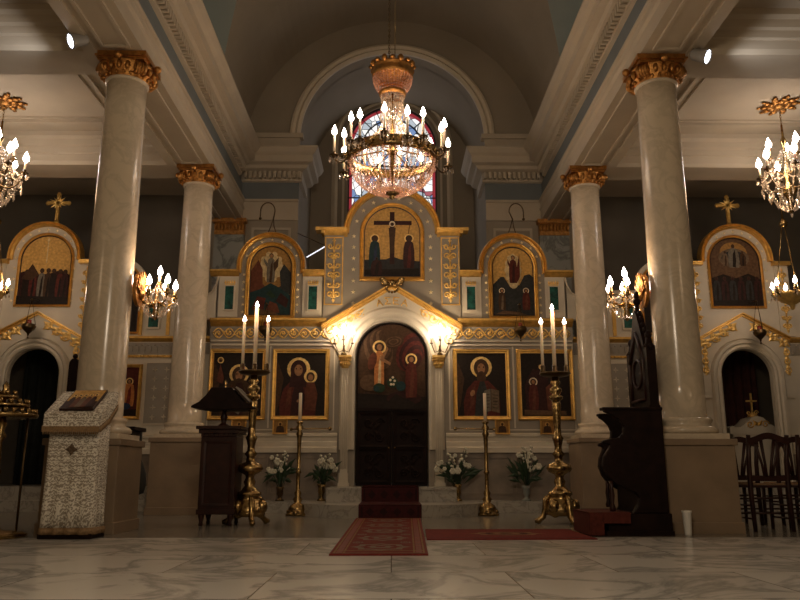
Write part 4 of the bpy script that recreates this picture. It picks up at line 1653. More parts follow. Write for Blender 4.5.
def light_arm(t, c, ang, r_in, r_out, z_in, z_cup, wax_h, metal=BRASS, cup_r=.05, drops=5, bulb=(.11, .026), dip=.10, lit=True):
    """one chandelier arm with cup, wax sleeve, bulb and hanging drops; all parts of the chandelier t"""
    cx, cy = c
    d = (cos(ang), sin(ang))
    pts = []
    for k in range(9):
        u = k / 8
        rr = r_in + (r_out - r_in) * u
        z = z_in + (z_cup - z_in) * u - dip * sin(PI * u * .9)
        pts.append((cx + d[0] * rr, cy + d[1] * rr, z))
    b = MB().tube(pts, .013, 6)
    x, y = cx + d[0] * r_out, cy + d[1] * r_out
    arm = b.build('arm', metal, t)
    b = MB().lathe([(.012, -.03), (.02, -.01), (cup_r, .0), (cup_r * 1.1, .014), (cup_r * .4, .018), (.022, .02), (.024, .06), (.018, .065)], (x, y, z_cup), 12)
    b.build('drip_pan', metal, arm)
    wax_mb(x, y, z_cup + .05, z_cup + .05 + wax_h).build('candle_sleeve', WAX, arm)
    bulb_mb(x, y, z_cup + .05 + wax_h, *bulb).build('bulb', BULB, arm)
    b = MB()
    for k in range(drops):
        a = 2 * PI * k / drops + ang
        xx, yy = x + cup_r * cos(a), y + cup_r * sin(a)
        b.octa((xx, yy, z_cup - .02), .012)
        b.octa((xx, yy, z_cup - .065), .016, .034)
    b.build('crystal_drops', CRYS, arm)
    return arm


# =================================================================== CENTRAL CHANDELIER
c0 = (0.0, 10.0)
t = T('crystal_chandelier', 'large central crystal chandelier with gilt crown and basket of beads before the apse window', 'chandelier', (0, 10, 4.34), None)
x, y = c0
b = MB()
for k in range(80):
    z = 6.48 + .044 * k
    pts = [(x - .05 + (.012 * cos(a) if k % 2 else 0), y + (0 if k % 2 else .012 * cos(a)), z + .026 * sin(a)) for a in [2 * PI * j / 8 for j in range(8)]]
    b.tube(pts, .005, 4, closed=True)
b.tube([(x + .035, y, 6.3), (x + .035, y, 10.2)], .006, 6)
b.lathe([(.0, 10.16), (.10, 10.18), (.06, 10.24), (.0, 10.24)], (x, y, 0), 12)
b.build('chain', BRASS, t)
b = MB()
b.lathe([(.26, 6.18), (.29, 6.20), (.30, 6.24), (.28, 6.28), (.30, 6.32), (.31, 6.34), (.29, 6.35), (.26, 6.30), (.26, 6.18)], (x, y, 0), 28, cap=False)
for k in range(16):
    a = 2 * PI * k / 16
    b.ball((x + .30 * cos(a), y + .30 * sin(a), 6.37), .045, 6, sz=(1, 1, 1.2 if k % 2 else .7), seg=5)
b.lathe([(.0, 6.40), (.05, 6.38), (.26, 6.30), (.26, 6.26), (.0, 6.32)], (x, y, 0), 16)
b.lathe([(.16, 5.90), (.19, 5.92), (.195, 5.96), (.18, 5.98), (.16, 5.90)], (x, y, 0), 24, cap=False)
b.build('crown_ring', GOLDD, t)
b = MB()
n = 34
for k in range(n):
    a = 2 * PI * k / n
    for j in range(7):
        rr = .28 - .09 * (j / 6) ** 1.8
        b.octa((x + rr * cos(a), y + rr * sin(a), 6.18 - .034 * j), .018, .020)
b.build('crown_beads', CRYSP, t)
b = MB()
n = 26
for k in range(n):
    a = 2 * PI * k / n
    for j in range(30):
        u = j / 29
        rr = .17 - .05 * sin(PI * min(1, u * 2.9) / 2) if u < .35 else .12 + .46 * ((u - .35) / .65) ** 1.7
        b.octa((x + rr * cos(a), y + rr * sin(a), 5.90 - .90 * u), .014, .02)
for q in range(3):
    zc = 5.84 - .13 * q
    for k in range(18):
        a = 2 * PI * k / 18
        rr = .15 + .012 * q
        b.octa((x + rr * cos(a), y + rr * sin(a), zc), .02, .045)
b.build('bead_strands', CRYS, t)
b = MB()
b.lathe([(.57, 4.90), (.62, 4.90), (.64, 4.94), (.62, 4.99), (.655, 5.03), (.60, 5.04), (.57, 4.98), (.56, 4.90)], (x, y, 0), 40, cap=False)
for k in range(28):
    a = 2 * PI * k / 28
    b.ball((x + .65 * cos(a), y + .65 * sin(a), 4.965), .028, 6, sz=(1, 1, 1.3), seg=4)
b.lathe([(.03, 4.60), (.035, 5.85), (.02, 5.95)], (x, y, 0), 10)
for k in range(6):
    a = PI * k / 3
    b.tube([(x, y, 5.1), (x + .3 * cos(a), y + .3 * sin(a), 5.03), (x + .6 * cos(a), y + .6 * sin(a), 4.97)], .012, 5)
b.lathe([(.0, 4.98), (.05, 5.0), (.09, 5.06), (.05, 5.12), (.07, 5.2), (.03, 5.26), (0, 5.28)], (x, y, 0), 14)
b.build('gilt_rim', BRASS, t)
b = MB()
n = 46
for k in range(n):
    a = 2 * PI * k / n
    for j in range(22):
        u = (j + .5) / 22
        an = u * PI / 2
        rr = .075 + .525 * cos(an)
        b.octa((x + rr * cos(a), y + rr * sin(a), 4.90 - .46 * sin(an)), .0145 + .006 * random.random(), .019)
for k in range(44):
    a = 2 * PI * (k + .5) / 44
    if k % 2:
        b.octa((x + .63 * cos(a), y + .63 * sin(a), 4.85), .014, .045)
b.build('bead_basket', CRYSP, t)
b = MB().lathe([(.09, 4.45), (.10, 4.43), (.05, 4.40), (.035, 4.385), (.045, 4.365), (0, 4.335)], (x, y, 0), 14)
b.build('finial', BRASS, t)
for k in range(8):
    a = 2 * PI * k / 8 + .24
    light_arm(t, c0, a, .62, .83, 4.94, 4.90, .27, BRONZE, .065, 8, (.15, .037))
    light_arm(t, c0, a + PI / 8, .60, .70, 4.98, 5.02, .25, BRONZE, .06, 7, (.15, .037))

# =================================================================== AISLE CHANDELIERS
def aisle_chandelier(s):
    x, y = (-5.95 if s < 0 else 6.0), 10.75
    t = T('crystal_chandelier', 'crystal candle chandelier hanging in the %s aisle' % ('left' if s < 0 else 'right'), 'chandelier', (x, y, 4.35), 'aisle chandeliers')
    c = (x, y)
    b = MB()
    for k in range(7):
        z = 5.86 + .045 * k
        pts = [(x + (.011 * cos(a) if k % 2 else 0), y + (0 if k % 2 else .011 * cos(a)), z + .026 * sin(a)) for a in [2 * PI * j / 8 for j in range(8)]]
        b.tube(pts, .005, 4, closed=True)
    b.build('chain', BRASS, t)
    b = MB().lathe([(0, 4.42), (.03, 4.44), (.05, 4.50), (.02, 4.56), (.03, 4.66), (.09, 4.72), (.12, 4.78), (.05, 4.84), (.03, 4.95), (.06, 5.05), (.03, 5.12), (.02, 5.5), (.05, 5.58), (.02, 5.66), (.015, 5.86)], (x, y, 0), 14)
    b.build('stem', BRASS, t)
    for k in range(6):
        a = 2 * PI * k / 6 + .35
        light_arm(t, c, a, .06, .38, 4.84, 5.06, .14, BRONZE, .055, 6, (.17, .045), .14)
    for k in range(3):
        a = 2 * PI * k / 3 + .9
        light_arm(t, c, a, .04, .22, 5.05, 5.30, .14, BRONZE, .05, 5, (.17, .045), .08)
    b = MB()
    for k in range(12):
        a = 2 * PI * k / 12
        p0 = (x + .05 * cos(a), y + .05 * sin(a), 5.45)
        p1 = (x + .36 * cos(a), y + .36 * sin(a), 4.98)
        beads(b, p0, p1, .06, 16, .014)
        a2 = 2 * PI * (k + 1) / 12
        beads(b, (x + .36 * cos(a), y + .36 * sin(a), 4.96), (x + .36 * cos(a2), y + .36 * sin(a2), 4.96), .08, 8, .014)
        beads(b, (x + .34 * cos(a), y + .34 * sin(a), 4.92), (x + .04 * cos(a), y + .04 * sin(a), 4.46), .09, 16, .015)
        for rr, z in ((.37, 4.80), (.28, 4.68), (.18, 4.58)):
            b.octa((x + rr * cos(a + .2), y + rr * sin(a + .2), z), .02, .06)
    b.octa((x, y, 4.40), .03, .05)
    b.build('bead_swags', CRYS, t)
    # ceiling rose
    r_ = T('ceiling_rose', 'gilt foliage ceiling rose above the %s aisle chandelier' % ('left' if s < 0 else 'right'), 'ceiling rose', (x, y, 6.2), 'ceiling roses')
    b = MB()
    b.lathe([(.0, 6.12), (.05, 6.12), (.09, 6.15), (.10, 6.199)], (x, y, 0), 16)
    for k in range(10):
        a = 2 * PI * k / 10
        for rr, q in ((.13, .06), (.22, .055), (.29, .035)):
            b.ball((x + rr * cos(a + rr), y + rr * sin(a + rr), 6.175), q, 7, sz=(1, 1, .45), seg=4)
    b.build('foliage', GOLDD, r_)


aisle_chandelier(-1)
aisle_chandelier(1)


def polycandelon(s):
    x, y = s * 6.42, 11.8
    t = T('hanging_candle_lamp', 'small gilt hanging lamp with candle bulbs before the %s aisle icon screen' % ('left' if s < 0 else 'right'), 'hanging lamp', (x, y, 3.2), 'hanging candle lamps')
    b = MB()
    b.tube([(x, y, 4.62), (x, y, 5.655)], .012, 6)
    for k in range(3):
        a = 2 * PI * k / 3 + .5
        b.tube([(x + .22 * cos(a), y + .22 * sin(a), 3.42), (x + .12 * cos(a), y + .12 * sin(a), 4.0), (x + .02 * cos(a), y + .02 * sin(a), 4.6)], .009, 5)
    b.lathe([(.0, 4.55), (.06, 4.57), (.07, 4.62), (.03, 4.68), (.0, 4.70)], (x, y, 0), 10)
    b.build('chains', BRASS, t)
    b = MB().lathe([(0, 3.16), (.03, 3.18), (.04, 3.24), (.10, 3.28), (.20, 3.34), (.23, 3.40), (.25, 3.43), (.20, 3.44), (.10, 3.36), (0, 3.34)], (x, y, 0), 20)
    for k in range(12):
        a = 2 * PI * k / 12
        b.ball((x + .235 * cos(a), y + .235 * sin(a), 3.42), .022, 6, seg=4)
    b.build('gilt_bowl', GOLD, t)
    for k in range(6):
        a = 2 * PI * k / 6 + .3
        light_arm(t, (x, y), a, .16, .27, 3.40, 3.44, .06, BRASS, .035, 0 or 3, (.12, .032), .03)


polycandelon(-1)
polycandelon(1)


def girandole(s):
    # bracket chandelier fixed to the inner side of the near column
    x, y = s * 2.84, 8.95
    t = T('bracket_chandelier', 'crystal bracket light with lit candle bulbs on the inner side of the near %s column' % ('left' if s < 0 else 'right'), 'wall light', (s * 3.05, 8.8, 2.6), 'crystal bracket lights on the columns')
    b = MB()
    # fan-shaped gilt back plate
    px = s * 3.03
    pts = [(8.62, 2.53), (8.98, 2.53)]
    pts = [(8.80 + .17 * cos(a), 2.75 + .20 * sin(a)) for a in [2 * PI * k / 20 for k in range(20)]]
    b.prism(pts, px - s * .04, px, axis='x')
    for k in range(9):
        a = .1 + (PI - .2) * k / 8
        b.tube([(px - s * .05, 8.80, 2.69), (px - s * .06, 8.80 + .18 * cos(a), 2.75 + .22 * sin(a))], .014, 5)
    b.ball((px - s * .05, 8.80, 2.69), .05, 8)
    b.build('back_plate', GOLDD, t)
    b = MB().tube([(px - s * .05, 8.80, 2.65), (s * 2.93, 8.86, 2.59), (x, y, 2.57)], .016, 6)
    b.lathe([(0, 2.41), (.025, 2.43), (.04, 2.49), (.03, 2.55), (.06, 2.59), (.03, 2.65), (.02, 2.75), (.035, 2.79), (.0, 2.7)], (x, y, 0), 12)
    b.build('stem', BRASS, t)
    for k in range(6):
        a = 2 * PI * k / 6 + .35
        light_arm(t, (x, y), a, .04, .21, 2.63, 2.69 + (.03 if k % 2 else 0), .07, BRASS, .035, 5, (.12, .033), .07)
    light_arm(t, (x, y), 1.2, .01, .03, 2.79, 2.85, .08, BRASS, .035, 5, (.12, .033), .0)
    b = MB()
    for k in range(10):
        a = 2 * PI * k / 10
        beads(b, (x + .03 * cos(a), y + .03 * sin(a), 2.81), (x + .2 * cos(a), y + .2 * sin(a), 2.67), .03, 9, .010)
        beads(b, (x + .21 * cos(a), y + .21 * sin(a), 2.65), (x + .03 * cos(a), y + .03 * sin(a), 2.45), .05, 9, .011)
        b.octa((x + .2 * cos(a), y + .2 * sin(a), 2.55), .014, .04)
    b.build('bead_swags', CRYS, t)


girandole(-1)
girandole(1)

# sconces by the royal doors
for s in (-1, 1):
    x, y = s * .82, 12.74
    t = T('candle_sconce', 'three-armed brass candle sconce %s of the royal doors, lit' % ('left' if s < 0 else 'right'), 'wall light', (x, 12.9, 2.58), 'sconces beside the royal doors')
    b = MB().lathe([(.05, 2.582), (.05, 2.60), (.02, 2.62), (.025, 2.66), (.015, 2.70), (.02, 2.74), (0, 2.76)], (x, y + .07, 0), 10)
    b.build('base', BRASS, t)
    for k, (dx, dy, dz) in enumerate(((-.15, -.03, 0), (0, -.09, .05), (.15, -.03, 0))):
        bb = MB().tube([(x, y + .07, 2.66), (x + dx * .6, y + .05 + dy * .5, 2.62), (x + dx, y + dy, 2.76 + dz)], .009, 6)
        bb.lathe([(.008, -.01), (.03, .0), (.032, .01), (.012, .014)], (x + dx, y + dy, 2.76 + dz), 10)
        am = bb.build('arm', BRONZE, t)
        wax_mb(x + dx, y + dy, 2.775 + dz, 2.92 + dz, .012).build('candle_sleeve', WAX, am)
        bulb_mb(x + dx, y + dy, 2.92 + dz, .12, .036).build('bulb', BULB, am)


# hanging oil lamps
def oil_lamp(x, y, z, label, top, hs=1.0):
    t = T('hanging_oil_lamp', label, 'oil lamp', (x, y, z), 'hanging oil lamps')
    b = MB().lathe([(0, 0), (.015, .02), (.02, .05), (.05, .08), (.10, .13), (.12, .18), (.10, .20), (.11, .215), (.09, .22), (.03, .2)], (x, y, z), 16)
    b.ball((x, y, z - .015), .018, 6)
    b.build('bowl', BRONZE if hs < 1.5 else BRASS, t)
    b = MB()
    for k in range(3):
        a = 2 * PI * k / 3 + .5
        b.tube([(x + .10 * cos(a), y + .10 * sin(a), z + .21), (x + .01 * cos(a), y + .01 * sin(a), top - .05)], .005, 4)
    b.ball((x, y, top - .04), .02, 6)
    b.tube([(x, y, top - .04), (x, CY if abs(x) < 4 else WYF, top)], .006, 4)
    b.build('chains', BRONZE, t)
    MB().lathe([(.03, 0), (.04, .04), (.035, .09)], (x, y, z + .2), 10).build('glass_cup', mat('red_glass_cup', (.25, .03, .02), .1), t)


oil_lamp(2.20, 12.75, 2.84, 'bronze oil lamp hanging in front of the gilt frieze, right side of the central screen', 3.50)
oil_lamp(-2.16, 12.75, 2.84, 'bronze oil lamp hanging behind the left tall candlestick', 3.50)
oil_lamp(-6.30, 13.0, 2.92, 'bronze oil lamp hanging before the left aisle gable', 3.62)
oil_lamp(6.44, 13.0, 2.84, 'bronze oil lamp hanging before the right aisle gable', 3.62)

# =================================================================== SPOTLIGHTS
def spotlight(s, y, z, label):
    x = s * 3.72
    t = T('spotlight', label, 'spotlight', (s * 3.76, y, z), 'aisle spotlights')
    c = Vector((x, y, z))
    d = Vector((s * .84, -.27, -.47)).normalized()
    up = Vector((0, 0, 1))
    d = Vector((s * .70, -.54, -.47)).normalized()
    q = d.to_track_quat('Z', 'Y').to_matrix()
    b = MB()
    b.lathe([(.04, -.16), (.07, -.13), (.08, .0), (.098, .03), (.098, .055), (.08, .055), (.08, .02), (.0, .02)], (0, 0, 0), 18)
    b.v = [tuple(c + q @ Vector(v)) for v in b.v]
    b.build('housing', mat('spotlight_housing', (.25, .24, .22), .5), t)
    b = MB().lathe([(0, .022), (.078, .022), (.078, .045), (0, .05)], (0, 0, 0), 18)
    b.v = [tuple(c + q @ Vector(v)) for v in b.v]
    b.build('lens', mat('lit_lens', (1, 1, 1), emis=(.80, .85, 1.0), estr=7), t)
    b = MB().box(*sorted((s * 3.62, s * 3.72)), y + .05, y + .13, z + .06, 5.645 if False else 5.62)
    b.tube([(s * 3.68, y + .09, z + .08), tuple(c - d * .05)], .016, 6)
    b.build('bracket', BRONZE, t)
    spot('spotlight_beam', tuple(c + d * .07), tuple(c + Vector((s * .93, -.10, -.36))), 38, 2.25, (.95, .95, 1.0), .05, .7)
    return t


spotlight(-1, 8.02, 5.56, 'white-lit spotlight fixed above the left aisle, beside the near left capital')
spotlight(1, 8.16, 5.49, 'white-lit spotlight fixed above the right aisle, beside the near right capital')

# =================================================================== CARPETS
def flatpoly(mb, pts, z, m):
    mb.add([(x, y, z) for x, y in pts], [tuple(range(len(pts)))], m)


def medallion(mb, cx, cy, rx, ry, z, m1, m2):
    n = 24
    for sc, m, dz in ((1, m1, 0), (.72, m2, .0006), (.45, m1, .0012), (.2, m2, .0018)):
        pts = []
        for k in range(n):
            a = 2 * PI * k / n
            w_ = 1 + .14 * cos(8 * a)
            pts.append((cx + rx * sc * w_ * cos(a), cy + ry * sc * w_ * sin(a)))
        flatpoly(mb, pts, z + dz, m)


t = T('red_rug', 'red patterned rug on the marble floor running up to the royal door steps', 'rug', (-.07, 8.6, 0))
cor = [(-.49, 6.25), (.29, 6.25), (.40, 10.93), (-.49, 10.93)]
MB().prism(cor, .001, .014, axis='z').build('pile', paint('carpet'), t)
b = MB()


def q4(u, v):
    a = (cor[0][0] + (cor[1][0] - cor[0][0]) * u, cor[0][1])
    c = (cor[3][0] + (cor[2][0] - cor[3][0]) * u, cor[3][1])
    return (a[0] + (c[0] - a[0]) * v, a[1] + (c[1] - a[1]) * v)


for u0, u1, m in ((.03, .05, 0), (.13, .15, 0), (.85, .87, 0), (.95, .97, 0), (.06, .12, 1), (.88, .94, 1)):
    flatpoly(b, [q4(u0, .012), q4(u1, .012), q4(u1, .988), q4(u0, .988)], .0148, m)
for v0, v1 in ((.012, .02), (.05, .058), (.942, .95), (.98, .988)):
    flatpoly(b, [q4(.03, v0), q4(.97, v0), q4(.97, v1), q4(.03, v1)], .0152, 0)
for k in range(5):
    v = .12 + .19 * k
    c = q4(.5, v)
    medallion(b, c[0], c[1], .23, .28, .0156, 2, 3)
    for sg in (-1, 1):
        c2 = q4(.5 + sg * .27, v + .09)
        medallion(b, c2[0], c2[1], .05, .09, .0156, 2, 3)
b.build('woven_pattern', [paint('carpetb'), paint('red'), paint('mist'), paint('carpet')], t)

t = T('stair_carpet', 'dark red runner climbing the marble steps to the royal doors', 'carpet', (-.03, 12, .18))
path = [(10.93, .0), (10.93, .187), (11.96, .187), (11.96, .407), (12.98, .407)]
b = MB()
b.box(-.46, .42, 10.925, 10.94, .0, .19)
b.box(-.46, .42, 10.925, 11.995, .183, .194)
b.box(-.46, .42, 11.96, 11.978, .19, .415)
b.box(-.46, .42, 11.96, 13.0, .404, .415)
b.build('pile', paint('stairs'), t)
b = MB()
for z0, z1, yy in ((.02, .17, 10.922), (.21, .39, 11.957)):
    for u0, u1 in ((-.43, -.40), (.36, .39)):
        b.box(u0, u1, yy, yy + .004, z0, z1)
    for k in range(4):
        cx = -.30 + .19 * k
        b.add([(cx - .06, yy - .001, (z0 + z1) / 2), (cx, yy - .001, z1 - .02), (cx + .06, yy - .001, (z0 + z1) / 2), (cx, yy - .001, z0 + .02)], [(0, 1, 2, 3)])
b.build('woven_pattern', paint('stairsd'), t)
t = T('red_runner', 'plain red runner lying from the rug towards the bishop throne', 'carpet', (1.2, 8.3, 0))
MB().prism([(.34, 7.62), (2.0, 7.66), (1.99, 8.0), (1.99, 8.9), (.38, 8.9)], .001, .012, axis='z').build('pile', paint('carpet'), t)
b = MB()
flatpoly(b, [(.38, 7.72), (2.02, 7.76), (2.02, 7.80), (.38, 7.76)], .0126, 0)
flatpoly(b, [(.40, 8.74), (2.1, 8.74), (2.1, 8.78), (.40, 8.78)], .0126, 0)
medallion(b, 1.2, 8.25, .35, .2, .0127, 1, 0)
b.build('woven_pattern', [paint('carpetd'), paint('carpetb')], t)

# =================================================================== TALL CANDLESTICKS
def tall_stick(x, y, label, k=1.0):
    t = T('floor_candlestick', label, 'candlestick', (x, y, 0), 'tall brass candlesticks')
    b = MB()
    prof = [(.12, .10), (.21, .12), (.19, .20), (.15, .30), (.125, .34), (.15, .36), (.15, .39), (.11, .41), (.06, .47), (.075, .52), (.05, .57), (.06, .60), (.14, .64), (.165, .68), (.14, .73), (.06, .76), (.05, .82), (.08, .86), (.05, .90),
            (.045, .95), (.06, 1.02), (.075, 1.06), (.05, 1.10), (.045, 1.20), (.055, 1.40), (.06, 1.50), (.045, 1.54)]
    b.lathe(prof, (x, y, 0), 20)
    b.build('shaft', BRASS, t)
    b = MB().lathe([(.045, 1.53), (.085, 1.56), (.09, 1.59), (.045, 1.62), (.08, 1.66), (.075, 1.69), (.04, 1.73), (.07, 1.77), (.05, 1.80), (.04, 1.86)], (x, y, 0), 18)
    b.build('knobs', BRASS, t)
    b = MB()
    for j in range(3):
        a = PI * 2 * j / 3 - PI / 2 + .35
        ca, sa = cos(a), sin(a)
        pts = [(x + r_ * ca, y + r_ * sa, z) for r_, z in ((.11, .36), (.19, .30), (.20, .18), (.22, .09), (.29, .04), (.33, .035))]
        b.tube(pts, [.03, .035, .035, .035, .035, .028], 8)
        b.ball((x + .28 * ca, y + .28 * sa, .035), .035, 8)
        a2 = a + PI / 3
        b.ball((x + .17 * cos(a2), y + .17 * sin(a2), .22), .07, 8, sz=(1, 1, 1.3))
        b.ball((x + .155 * cos(a2), y + .155 * sin(a2), .12), .045, 8, sz=(1.1, 1.1, .8))
    b.build('tripod_base', BRASS, t)
    b = MB().lathe([(.03, 1.845), (.17, 1.86), (.205, 1.885), (.20, 1.90), (.16, 1.88), (.03, 1.875)], (x, y, 0), 24)
    for dx in (-.155, 0, .155):
        b.lathe([(.018, 1.87), (.022, 1.90), (.045, 1.91), (.03, 1.93), (.032, 1.99), (.024, 2.0)], (x + dx, y, 0), 12)
    b.build('drip_tray', BRONZE, t)
    for nm, dx, top, r_ in (('left', -.155, 2.55, .020), ('middle', 0, 2.74, .026), ('right', .155, 2.55, .020)):
        side = 'left' if x < 0 else 'right'
        c = T('altar_candle', '%s lit white candle on the tall brass candlestick at %s' % (nm, side), 'candle', (x + dx, y, 1.93), 'candles on the tall candlesticks')
        MB().lathe([(r_, 1.935), (r_, top)], (x + dx, y, 0), 14).build('wax', WAX, c)
        bulb_mb(x + dx, y, top, .085, .024).build('flame', FLAME, c)
    lamp('candle_light', (x, y - .05, 2.72), 1.6, WARMER, .06)


tall_stick(-1.765, 9.72, 'tall brass three-candle floor candlestick left of the rug, beside the wooden stand')
tall_stick(2.13, 9.85, 'tall brass three-candle floor candlestick on the right, beside the bishop throne')


def small_stick(x, y, label, lb2, sg):
    t = T('slim_candlestick', label, 'candlestick', (x, y, 0), 'slim brass candlesticks')
    b = MB().lathe([(.17, .0), (.18, .03), (.12, .05), (.14, .10), (.11, .15), (.05, .19), (.075, .24), (.04, .28), (.055, .33), (.03, .37), (.028, .60), (.045, .63), (.03, .66), (.028, .95), (.035, 1.15), (.055, 1.20), (.03, 1.24), (.06, 1.30), (.03, 1.34), (.055, 1.37), (.05, 1.39)], (x, y, 0), 16)
    for j in range(3):
        a = 2 * PI * j / 3 + .5
        b.ball((x + .15 * cos(a), y + .15 * sin(a), .05), .05, 8, sz=(1, 1, .9))
    b.build('shaft', BRASS, t)
    b = MB().tube([(x - sg * .12, y, 1.27), (x + sg * .45, y, 1.28)], .012, 6)
    b.ball((x + sg * .46, y, 1.28), .03, 8).ball((x - sg * .13, y, 1.27), .025, 8)
    b.build('cross_arm', BRASS, t)
    c = T('single_candle', lb2, 'candle', (x, y, 1.385), 'single candles before the icons')
    MB().lathe([(.026, 1.392), (.024, 1.82)], (x, y, 0), 12).build('wax', WAX, c)
    MB().tube([(x, y, 1.82), (x, y, 1.835)], .003, 5).build('wick', BRONZE, c)


small_stick(-1.40, 11.7, 'slim brass candlestick with one unlit candle, left of the royal doors', 'unlit white candle before the mother and child icon', 1)
small_stick(1.43, 11.7, 'slim brass candlestick with one unlit candle, right of the royal doors', 'unlit white candle before the icon with the open book', -1)


# =================================================================== FLOWERS
def flowers(x, y, z, hv, label_v, label_f, spread=.26, n=15, seed=1, tall=.55, wdir=0, vm=BRASS):
    rnd = random.Random(seed)
    t = T('flower_vase', label_v, 'vase', (x, y, z), 'vases of white flowers')
    MB().lathe([(.07, 0), (.075, .015), (.035, .04), (.03, .07), (.055, hv * .5), (.05, hv * .8), (.075, hv), (.065, hv), (.03, hv * .6)], (x, y, z), 16).build('vase_body', vm, t)
    f = T('flower_bouquet', label_f, 'flowers', (x, y, z + hv), 'bouquets of white flowers')
    st, lf, bl = MB(), MB(), MB()
    base = Vector((x, y, z + hv * .55))
    for k in range(n):
        a = rnd.uniform(0, 2 * PI)
        u = rnd.uniform(.15, 1)
        tip = Vector((x + spread * u * cos(a) + wdir * .1 * u, y + spread * .5 * u * sin(a), z + hv + tall * (rnd.uniform(.35, .8) if k > 3 else rnd.uniform(.8, 1.0))))
        if k <= 3:
            tip.x = x + rnd.uniform(-.5, .5) * spread
        mid = base.lerp(tip, .5) + Vector((0, 0, .06))
        st.tube([base, mid, tip], .005, 4)
        if k <= 3:
            for j in range(5):
                p_ = mid.lerp(tip, .2 + .2 * j)
                p_ = p_ + Vector((rnd.uniform(-.03, .03), rnd.uniform(-.03, .03), 0))
                bl.ball(p_, .022, 6, seg=4)
        else:
            q = rnd.uniform(.032, .055)
            for j in range(6):
                aa = j * PI / 3
                bl.ball((tip.x + q * .6 * cos(aa), tip.y - .01, tip.z + q * .6 * sin(aa)), q * .5, 6, sz=(1, .6, 1), seg=4)
            bl.ball(tip, q * .5, 6, seg=4)
    for k in range(int(n * 1.8)):
        a = rnd.uniform(0, 2 * PI)
        u = rnd.uniform(.3, 1.25)
        p0 = Vector((x + .3 * spread * u * cos(a), y + .2 * spread * u * sin(a), z + hv + rnd.uniform(0, tall * .4)))
        p1 = Vector((x + spread * 1.15 * u * cos(a), y + spread * .5 * u * sin(a), z + hv + rnd.uniform(.02, tall * .75)))
        dr = (p1 - p0)
        sd = Vector((-dr.z, 0, dr.x)).normalized() * .03 if dr.length > 0 else Vector((.03, 0, 0))
        m_ = p0.lerp(p1, .5)
        m_.z += .02
        lf.add([p0, m_ + sd, p1, m_ - sd, m_ + Vector((0, -.012, 0))], [(0, 1, 4), (1, 2, 4), (2, 3, 4), (3, 0, 4)])
    st.build('stems', LEAF, f)
    lf.build('leaves', LEAF, f)
    bl.build('blossoms', PETAL, f)


flowers(-1.13, 12.62, .18, .26, 'brass vase on the marble step left of the royal doors', 'white flower bouquet in the vase left of the royal doors', .24, 15, 3, .5)
flowers(1.07, 12.62, .18, .26, 'brass vase on the marble step right of the royal doors', 'wide bouquet of white roses and dark leaves right of the royal doors', .32, 17, 5, .58, -1)
flowers(-1.80, 12.62, .18, .22, 'vase on the step between the left tall candlestick and the slim candlestick', 'leafy white bouquet just right of the left tall candlestick', .26, 13, 8, .62, 0, BRONZE)
flowers(2.18, 12.62, .18, .24, 'vase on the step left of the right tall candlestick', 'tall loose white bouquet left of the right tall candlestick', .26, 16, 11, .62, 0, mat('clear_vase', (.2, .22, .2), .1))

# =================================================================== LECTERN WITH BROCADE
def brocade():
    m = bpy.data.materials.new('silver_brocade')
    m.use_nodes = True
    N, L = m.node_tree.nodes, m.node_tree.links
    bs = N['Principled BSDF']
    bs.inputs['Roughness'].default_value = .6
    tc = N.new('ShaderNodeTexCoord')
    mp = N.new('ShaderNodeMapping')
    mp.inputs['Scale'].default_value = (1, 1, .7)
    L.new(tc.outputs['Object'], mp.inputs['Vector'])
    v = N.new('ShaderNodeTexVoronoi')
    v.feature = 'SMOOTH_F1'
    v.inputs['Scale'].default_value = 30
    v.inputs['Randomness'].default_value = .45
    L.new(mp.outputs[0], v.inputs['Vector'])
    w_ = N.new('ShaderNodeTexWave')
    w_.wave_type = 'RINGS'
    w_.inputs['Scale'].default_value = 16
    w_.inputs['Distortion'].default_value = 9
    w_.inputs['Detail'].default_value = 3
    w_.inputs['Detail Scale'].default_value = 2.5
    L.new(mp.outputs[0], w_.inputs['Vector'])
    mx = N.new('ShaderNodeMath'); mx.operation = 'MULTIPLY'
    L.new(v.outputs['Distance'], mx.inputs[0])
    ad = N.new('ShaderNodeMath'); ad.operation = 'ADD'; ad.inputs[1].default_value = .5
    L.new(w_.outputs['Fac'], ad.inputs[0])
    L.new(ad.outputs[0], mx.inputs[1])
    r = N.new('ShaderNodeValToRGB')
    e = r.color_ramp.elements
    e[0].position = .30; e[0].color = (.74, .70, .60, 1)
    e[1].position = .48; e[1].color = (.30, .26, .20, 1)
    L.new(mx.outputs[0], r.inputs['Fac'])
    L.new(r.outputs['Color'], bs.inputs['Base Color'])
    return m


BRO = brocade()
FRG = mat('gold_fringe', (.24, .15, .07), .6, .2, .3, 60)
lx, ly, rz = -3.19, 7.92, .0
t = T('lectern', 'dark wooden core and foot of the cloth-covered lectern', 'lectern', (lx, ly, 0))
b = MB().box(lx - .22, lx + .22, ly - .145, ly + .145, .004, 1.1)
b.prism([(ly - .20, 1.1), (ly + .15, 1.1), (ly + .15, 1.36), (ly + .12, 1.37), (ly - .20, 1.15)], lx - .23, lx + .23, axis='x')
b.box(lx - .26, lx + .26, ly - .18, ly + .18, .004, .05)
b.rot(rz, (lx, ly)).build('pedestal', WOOD, t)
c = T('brocade_cover', 'silver brocade cover with gold fringe draped over the lectern, left foreground', 'cloth', (lx, ly, 0))
